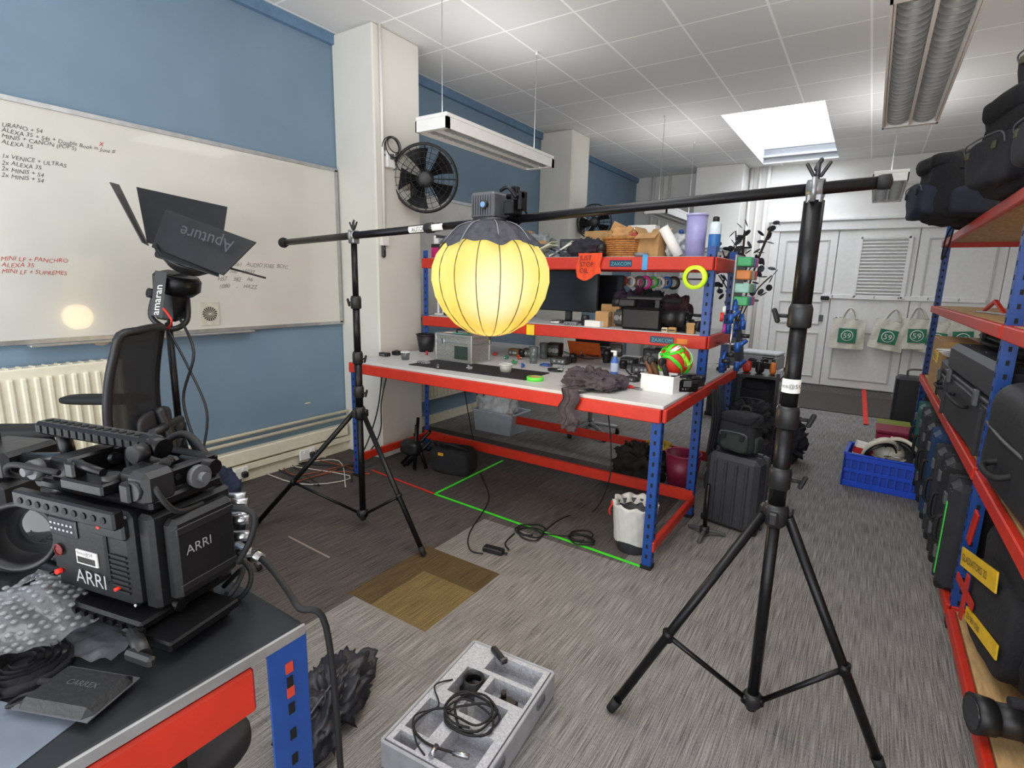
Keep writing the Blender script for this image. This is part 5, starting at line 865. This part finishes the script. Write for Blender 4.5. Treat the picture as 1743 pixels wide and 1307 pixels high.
hardcase('hard_case','tall black hard case under the grey printer',(sx_-.02,q.y+.15,0),-5,.34,.3,.6,mat('222327',.6),stand=True)
hardcase('hard_case','second black upright case left of printer case',(sx_-.42,q.y+.2,0),-5,.32,.3,.62,mat('2a2b2f',.6),stand=True)
t_=thing('printer','pale grey desktop printer on top of black upright case','printer',(sx_-.03,q.y+.15,.64),-8); part(t_,'body',mat('9b9ea1',.5),bb(0,0,0,.42,.34,.17,.02)); part(t_,'scanner_lid',mat('b4b6b8',.5),bb(0,.0,.17,.42,.33,.03,.01)); part(t_,'paper_tray',BLK,bb(0,-.18,.02,.28,.08,.015),bb(0,-.171,.03,.3,.004,.06)); part(t_,'control_panel',BLK,bx(.12,-.165,.16,.12,.05,.02,.003,(30,0,0)))
crumple('cloth_bag','white and beige bag on floor before black cases','bag',mat('c5bfb2',.8,bump=.3),Z(1303,715,0),(.25,.2,.2),51)
t_=thing('red_device','small red handled device beside printer','device',(sx_-.42,q.y+.2,.66)); part(t_,'body',mat('b82d25',.5),bb(0,0,0,.12,.12,.1,.01)); part(t_,'handle',BLK,tb([(-.05,0,.1),(-.04,0,.2),(.04,0,.2),(.05,0,.1)],.01))
t_=thing('cupboard','white cupboard with moulded cornice against back wall','cupboard',(-2.25,9.25,0)); part(t_,'body',WHT,bb(0,0,0,.9,.38,2.1)); part(t_,'cornice',WHT,bb(0,-.02,2.1,1.0,.46,.05,.01),bb(0,-.03,2.15,1.08,.5,.04,.008),bb(0,0,2.05,.95,.42,.05,.008))
for s in (-1,1): dr=part(t_,'door',DW,bb(s*.22,-.2,.08,.42,.02,1.9,.004)); part(dr,'knob',STL,cy((s*.04,-.21,1.1),(s*.04,-.24,1.1),.015))
q=Y(1266,430,5.3); random.seed(2); t_=thing('dried_branches','dark leafy branches in tall vase behind coloured bins','plant',(q.x,5.3,0)); part(t_,'vase',mat('3f4650',.3),la([(.09,0),(.12,.2),(.1,.9),(.05,1.2),(.06,1.25)])); br=[];lv=[]
for k in range(15):
    a=random.uniform(0,6.3); e=Vector((math.cos(a)*random.uniform(.08,.28),math.sin(a)*.2,random.uniform(1.65,2.1))); s0=Vector((0,0,1.2)); mpt=s0.lerp(e,.5)+Vector((0,0,.08)); br.append(tb([s0,mpt,e],.006))
    for j in range(10): c=s0.lerp(e,.45+.06*j)+Vector((random.uniform(-.05,.05),random.uniform(-.05,.05),random.uniform(0,.07))); lv.append(soft(c,(.075,.06,.008),1,0,1,0,5,r=(random.uniform(-70,70),random.uniform(-70,70),random.uniform(0,180))))
part(t_,'stems',mat('4a3b30',.7),br); lf=part(t_,'leaves',mat('2e333b',.7,n=.3),lv)

# ---------- TOTE BAGS
def tote(label,px,py,tilt,wd=.42,ht=.42):
    q=Y(px,py,YB-.17); t=thing('tote_bag',label,'tote bag',(q.x,YB-.17,q.z),(0,tilt,0),'cream tote bags on the door'); CT=mat('d8d3c4',.9,n=.08,sc=30,bump=.3)
    part(t,'cloth_body',CT,sheet(lambda i,j:((i-.5)*wd*(1+.05*j),-.035*math.sin(math.pi*i)*(.4+j)+.008*math.sin(i*15+j*8)-.01,-j*ht+.015*math.sin(i*6.28)*(1-j)),16,14),sheet(lambda i,j:((i-.5)*wd*(1+.05*j),.03*math.sin(math.pi*i),-j*ht),10,10))
    part(t,'handle',CT,tb([(-.1,-.02,-.01),(-.06,-.01,.12),(0,0,.17),(.06,-.01,.12),(.1,-.02,-.01)],.011)); part(t,'handle',CT,tb([(-.09,.02,-.01),(-.05,.02,.1),(0,.01,.17),(.05,.02,.1),(.09,.02,-.01)],.011))
    g=part(t,'printed_square',mat('2f7a5b',.8),bx(0.0,-.064,-ht*.55,wd*.55,.003,wd*.5)); part(g,'white_circle',PAP,ring((0,-.067,-ht*.55),.082,.072,.002,(0,1,0))); text(g,'lettering','59',.11,(0,-.069,-ht*.55-.04),(1,0,0),(0,0,1),PAP,'CENTER')
tote('leftmost cream tote bag with green square on white door',1446,543,0,.44,.46); tote('slanted cream tote bag second from left on doors',1520,546,8,.42,.44); tote('cream tote bag third from left crowding its neighbours',1563,543,-3,.4,.44); tote('cream tote bag fourth from left, partly overlapped',1602,548,6,.4,.46); tote('rightmost cream tote bag beside the blue shelf post',1640,546,-5,.42,.46)
t_=thing('coat_rail','white peg rail across the doors carrying tote bags','rail',(.35,YB-.1,zz(1560,520)+.1)); part(t_,'board',WHT,bx(0,.03,0,2.0,.02,.07,.004))
for x in (-.85,-.3,.0,.35,.7): part(t_,'hook',STL,tb([(x,.02,0),(x,-.05,-.01),(x,-.07,.02)],.006))

# ---------- RIGHT SHELVING
SXF,SXB=.5,1.15
def rack(label,y0,y1,levels,top,ends):
    t=thing('shelving_rack',label,'shelving',((SXF+SXB)/2,(y0+y1)/2,0)); 
    def l(sh): return [mv(s,(-(SXF+SXB)/2,-(y0+y1)/2,0)) for s in flat(sh)]
    for (x,sx) in ((SXF,1),(SXB,-1)):
        for (y,sy) in ends: part(t,'upright',BLU,l([post(x,y,0,top,sx,sy,.05)]))
    for z in levels:
        part(t,'shelf_board',WOOD,l([bx((SXF+SXB)/2,(y0+y1)/2,z-.009,SXB-SXF-.03,y1-y0-.02,.018)]))
        for x in (SXF-.004,SXB+.004): part(t,'beam',RED,l([bx(x,(y0+y1)/2,z-.03,.03,y1-y0,.06,.005)]))
        for y in (y0,y1): part(t,'end_beam',RED,l([bx((SXF+SXB)/2,y,z-.03,SXB-SXF,.03,.06,.005)]))
    return t
rack('long red and blue shelving rack along the right beyond near post',3.06,6.3,(.12,.8,1.44,2.02),2.15,((3.06,1),(6.3,-1)))
rack('near red and blue shelving rack at right edge foreground',.9,3.02,(.12,.8,1.44,2.02),2.15,((.9,1),))
XC=.82
OLV=mat('4b4a38',.8)
backpack('large black backpack with olive straps on near top shelf',(.60,3.5,2.02),-75,.5,.4,.46,seed=2,strap=OLV)
backpack('bulging black backpack on top shelf toward the doors',(.42,4.75,2.02),-80,.5,.42,.44,seed=7,acc=mat('232a38',.85))
backpack('small black rucksack behind bulging backpack on top shelf',(.7,5.45,2.02),-80,.4,.36,.3,seed=12,acc=FAB)
backpack('dark pack nearest camera on near top shelf',(.66,2.85,2.02),-80,.44,.38,.36,seed=15,acc=mat('2c2c30',.8),strap=OLV)
backpack('upper black pack piled on the olive strapped backpack',(.7,3.45,2.46),-70,.42,.36,.34,seed=19,acc=FAB,strap=OLV)
one('webbing_strap','loose black strap hanging off top shelf end','strap',RUB,tb([(.42,4.9,2.03),(.4,5.0,1.95),(.4,5.05,1.8),(.42,5.0,1.88),(.43,4.95,2.02)],.006))
t_=thing('warning_triangle','folded red reflective warning triangle on plywood shelf','warning triangle',(.66,4.5,1.441),-80); part(t_,'reflector_bars',mat('c9302a',.3),pr([(-.2,0),(0,.09),(.2,0),(.17,0),(0,.07),(-.17,0)],'y',-.01,.01)); part(t_,'support',LGR,bb(0,0,0,.42,.05,.012,.003))
hardcase('hard_case','slim black case lying on plywood shelf at right edge',(XC,2.5,1.441),-90,.5,.4,.16,BLK)
carton('flat grey carton on plywood shelf behind near post',(XC+.05,3.55,1.441),-85,.4,.3,.14,mt=mat('8b8478',.8))
q=carton('cardboard box with yellow handwritten label on far shelf',(.74,5.45,.801),-90,.66,.48,.4); yl=part(q,'yellow_label',mat('f0c81e',.5),bx(.02,-.242,.26,.3,.003,.08)); text(yl,'handwriting','Poly S',.08,(-.1,-.2445,.235),(1,0,0),(0,0,1),INK)
one('paper_stack','loose stack of white paper on shelf beside large case','paper',PAP,[bx(.01*k*(-1)**k,.0,.004+.009*k,.3,.2,.008,0,(0,0,7*k)) for k in range(7)],loc=(.64,4.93,1.103),rot=-80)
hardcase('hard_case','large dark grey ribbed case on middle right shelf',(.80,3.72,.801),-88,1.2,.64,.46,mat('2d2f33',.5),latch=GRY)
hardcase('hard_case','smaller black case stacked on the ribbed grey case',(.84,3.8,1.262),-88,.8,.5,.1,mat('2a2b2e',.5))
hardcase('hard_case','black case left of ribbed grey case on middle shelf',(.80,4.7,.801),-90,.66,.6,.3,mat('242528',.5),latch=GRY)
t_=thing('soft_case','rounded black padded case on near middle shelf','bag',(.78,2.5,.801),-88); part(t_,'body',mat('202124',.6,bump=.2),soft((0,0,.22),(1.0,.62,.44),.35,.02,5,3,n=24)); part(t_,'zip',GRY,tb([(-.44,-.29,.24),(0,-.315,.25),(.44,-.29,.24)],.006)); part(t_,'handle',RUB,tb([(-.1,-.3,.16),(-.08,-.35,.14),(.08,-.35,.14),(.1,-.3,.16)],.012))
for k,(y,wd,c,lab) in enumerate([(3.3,.26,'2b2d31','black upright hard case with painted green glow on bottom shelf'),(3.61,.28,'242528','black upright hard case second on bottom shelf'),(3.94,.3,'303236','charcoal upright hard case third on bottom shelf'),(4.28,.3,'1f3a5c','dark blue upright hard case on bottom shelf'),(4.63,.32,'28292c','black upright hard case fifth on bottom shelf'),(5.0,.32,'34363a','grey upright hard case near far post'),(5.4,.32,'2b5b57','dark teal upright case nearest far post')]):
    h=hardcase('hard_case',lab,(.74,y,.121),0,.58,wd,.55+.03*(k%2),mat(c,.5),stand=True,latch=GRY)
    if k==0: part(h,'green_glow_strip',mat('48c04e',.5,emit=.1),bx(-.299,-.05,.25,.004,.02,.38))  # green light on the case put in as a faintly glowing strip
one('hand_towel','stack of folded teal cloth on far bottom shelf','cloth',mat('3f8f86',.8),[bb(0,0,.03*k,.3,.2,.028,.01) for k in range(4)],loc=(.7,5.85,.121),rot=80)
YT=mat('dcb21c',.4,emit=.04)
t_=thing('tool_bag','black tool bag wrapped with yellow tape and red tag','bag',(.82,2.68,.121),-84); part(t_,'body',FAB,soft((0,0,.3),(.68,.52,.58),.36,.03,6,8,n=24)); part(t_,'front_pocket',FAB,soft((.05,-.26,.22),(.46,.1,.34),.4,.015,6,9)); 
y1=part(t_,'yellow_tape',YT,bx(-.05,-.318,.36,.42,.006,.08,0,(0,-12,0)),label='yellow tape with handwriting'); text(y1,'handwriting','GLADIATORS 32',.042,(-.23,-.324,.31),(.98,0,.2),(-.2,0,.98),INK)
y2=part(t_,'yellow_tape',YT,bx(.1,-.318,.17,.36,.006,.055,0,(0,-8,0))); text(y2,'handwriting','23-08/1530',.034,(-.05,-.324,.14),(.99,0,.13),(-.13,0,.99),INK)
part(t_,'red_tag',mat('b8271c',.5),bx(-.24,-.305,.46,.05,.01,.16,.003,(0,15,0))); part(t_,'red_tape',mat('b8271c',.5),bx(-.12,-.325,.22,.24,.006,.035,0,(0,4,0)),bx(-.1,-.328,.2,.035,.006,.2)); part(t_,'handle',RUB,tb([(-.14,-.1,.57),(-.1,-.14,.64),(.1,-.14,.64),(.14,-.1,.57)],.014))
t_=thing('tool_bag','squat black soft bag behind the lower right video camera','bag',(.98,2.0,.121),-88); part(t_,'body',FAB,soft((0,0,.2),(.4,.3,.4),.45,.03,6,28)); part(t_,'handle',RUB,tb([(-.1,0,.38),(-.08,0,.46),(.08,0,.46),(.1,0,.38)],.013)); part(t_,'pocket',FAB2,soft((0,-.15,.17),(.3,.08,.24),.45,.01,6,29))
videocam('black video camera resting on bottom shelf at lower right',(.73,2.2,.121),14,1.15)

# ---------- BLUE CRATE etc
q=Z(1497,838,0); cw,cd,ch=.5,.38,.27; ct=Vector((q.x+.0,q.y+.19,0)); t_=thing('plastic_crate','bright blue plastic crate of helmets on carpet','crate',ct,-4); CBL=mat('1f4fd0',.35,n=.06)
def wallbars(w_,ax,off):
    sh=[]; n=10
    for z,h in ((.0,.05),(.12,.03),(ch-.05,.05)): sh.append(bb(0,off,z,w_,.012,h,.003) if ax=='x' else bb(off,0,z,.012,w_,h,.003))
    for k in range(n+1):
        p_=-w_/2+w_*k/n; sh.append(bb(p_,off,0,.014,.014,ch) if ax=='x' else bb(off,p_,0,.014,.014,ch))
    return sh
for s in (-1,1): part(t_,'long_side',CBL,wallbars(cw,'x',s*cd/2)); part(t_,'short_side',CBL,wallbars(cd,'y',s*cw/2))
part(t_,'base',CBL,bb(0,0,0,cw,cd,.012)); part(t_,'rim',CBL,[bx(0,s*cd/2,ch,cw+.03,.028,.014,.004) for s in (-1,1)],[bx(s*cw/2,0,ch,.028,cd+.03,.014,.004) for s in (-1,1)]); part(t_,'inner_panel',mat('1a43b0',.5),bb(0,-cd/2+.01,.05,cw-.02,.003,.2),bb(-cw/2+.01,0,.05,.003,cd-.02,.2),bb(cw/2-.01,0,.05,.003,cd-.02,.2),bb(0,cd/2-.01,.05,cw-.02,.003,.2))
def helmet(label,loc,rot,c='e2dcc8'):
    t=thing('helmet',label,'helmet',loc,rot,'safety helmets in blue crate'); a=.125
    part(t,'shell',mat(c,.4,n=.04),la([(a*math.cos(x),a*.85*math.sin(x)) for x in [math.pi/2*k/9 for k in range(10)]],n=28,cap=False),ring((0,-.01,0),a+.02,a-.002,.008)); part(t,'headband',BLK,ring((0,0,.0),a*.92,a*.84,.04)); part(t,'lining',mat('3a3a3c',.8),la([(a*.9,.01),(a*.75,.06),(a*.4,.09),(.002,.1)],cap=False)); part(t,'ridge',mat(c,.4,n=.04),tb([(0,-a,.02),(0,-a*.6,.095),(0,0,.112),(0,a*.6,.095),(0,a,.02)],.008))
helmet('cream helmet turned open side out at crate right',ct+Vector((.1,-.02,.28)),(-78,15,-25)); helmet('cream helmet lying at front of crate',ct+Vector((-.03,-.03,.27)),(-60,-20,20)); helmet('cream helmet at back of crate',ct+Vector((.02,.1,.27)),(20,10,0))
t_=thing('carton','white and red packet leaning at crate left side','packet',ct+Vector((-.17,-.0,.12)),(0,10,15)); part(t_,'body',PAP,bb(0,0,0,.13,.05,.22,.003)); part(t_,'red_band',mat('c42a2a',.5),bb(0,-.0005,.12,.132,.052,.05))
one('helmet_strap','coiled cream strap inside crate centre','strap',mat('d9cfb0',.7),to((0,0,0),.07,.012,(.3,-.5,.8)),to((.01,0,.02),.06,.011,(.2,-.4,.8)),loc=ct+Vector((-.07,.06,.22)))
q=Z(1590,850,0); t_=thing('bucket','black bucket of tools right of blue crate','bucket',(.36,q.y+.15,0)) ; part(t_,'wall',mat('232428',.5),la([(.09,0),(.12,.24),(.114,.24),(.085,.006),(0,.006)],n=26)); part(t_,'bail_handle',STL,tb([(-.12,0,.22),(-.1,-.08,.26),(0,-.11,.27),(.1,-.08,.26),(.12,0,.22)],.004))
t_=thing('storage_box','magenta box beyond blue crate','box',(.34,6.05,0),0); part(t_,'body',mat('a8254a',.5),bb(0,0,0,.26,.3,.26,.01)); part(t_,'lid',mat('8f1f3f',.5),bb(0,0,.26,.28,.32,.03,.006))
t_=thing('storage_box','lime green box behind the magenta box','box',(.36,6.5,0),0); part(t_,'body',mat('8e9a38',.5),bb(0,0,0,.26,.28,.22,.01)); part(t_,'lid',mat('7a852e',.5),bb(0,0,.22,.28,.3,.03,.006))
t_=thing('suitcase','black suitcase beyond shelving near white door','suitcase',(.55,7.2,0),0); part(t_,'shell',mat('222226',.5),bb(0,0,.03,.4,.26,.62,.03)); part(t_,'handle',GRY,tb([(-.1,0,.65),(-.09,0,.72),(.09,0,.72),(.1,0,.65)],.01))
for a in (-1,1):
    for b in (-1,1): part(t_,'wheel',RUB,cy((a*.16-.01,b*.1,.02),(a*.16+.01,b*.1,.02),.02))
t_=thing('suitcase','brown grey trolley bag beside black suitcase','suitcase',(.98,7.3,0),0); part(t_,'shell',mat('4a3b35',.6),bb(0,0,.03,.36,.26,.7,.03)); part(t_,'handle',GRY,tb([(-.1,0,.73),(-.09,0,.85),(.09,0,.85),(.1,0,.73)],.01))
for a in (-1,1):
    for b in (-1,1): part(t_,'wheel',RUB,cy((a*.15-.01,b*.1,.02),(a*.15+.01,b*.1,.02),.02))
flush_text()

# ---------- LIGHT
wd=bpy.data.worlds.new('World'); S.world=wd; wd.use_nodes=True; wd.node_tree.nodes['Background'].inputs[0].default_value=(.87,.93,1,1); wd.node_tree.nodes['Background'].inputs[1].default_value=1.15
def area(name,loc,rot,sx,sy,e,c=(1,1,1)):
    l=bpy.data.lights.new(name,'AREA'); l.shape='RECTANGLE'; l.size=sx; l.size_y=sy; l.energy=e; l.color=c; o=bpy.data.objects.new(name,l); COL.objects.link(o); o.location=loc; o.rotation_euler=[math.radians(a) for a in rot]; return o
area('near_skylight_daylight',(-.9,1.3,HC-.02),(0,0,0),1.2,2.6,50,(1,.99,.98))  # added fill lamp under the closed ceiling, out of view; no skylight there
area('window_daylight',(-1,YF+.1,1.5),(116,0,0),5,2.4,130,(.97,.985,1))  # added lamp behind the camera, tilted up to fill room and ceiling
area('middle_skylight_daylight',(1.2,5.0,HC-.02),(0,0,0),.8,2.4,20,(1,.99,.98))  # second fill lamp added below the ceiling, which has no opening here
# added fill lamps facing up to brighten the ceiling; last pair without fixtures
for x,y,L,e in ((-2.62,3.63,1.3,6),(.07,3.37,1.6,8),(.02,7.05,1.3,8),(-2.25,7.15,1.3,8),(-2.6,.2,1.4,10),(.07,.2,1.4,10)): area('pendant_uplight',(x,y,2.57+.115 if y!=7.15 else 2.515),(180,0,0),.24,L,e,(1,.99,.98))
pl=bpy.data.lights.new('lantern_bulb','POINT'); pl.energy=10; pl.color=(1,.72,.35); pl.shadow_soft_size=.12; po=bpy.data.objects.new('lantern_bulb',pl); COL.objects.link(po); po.location=lc+Vector((0,0,-.42))
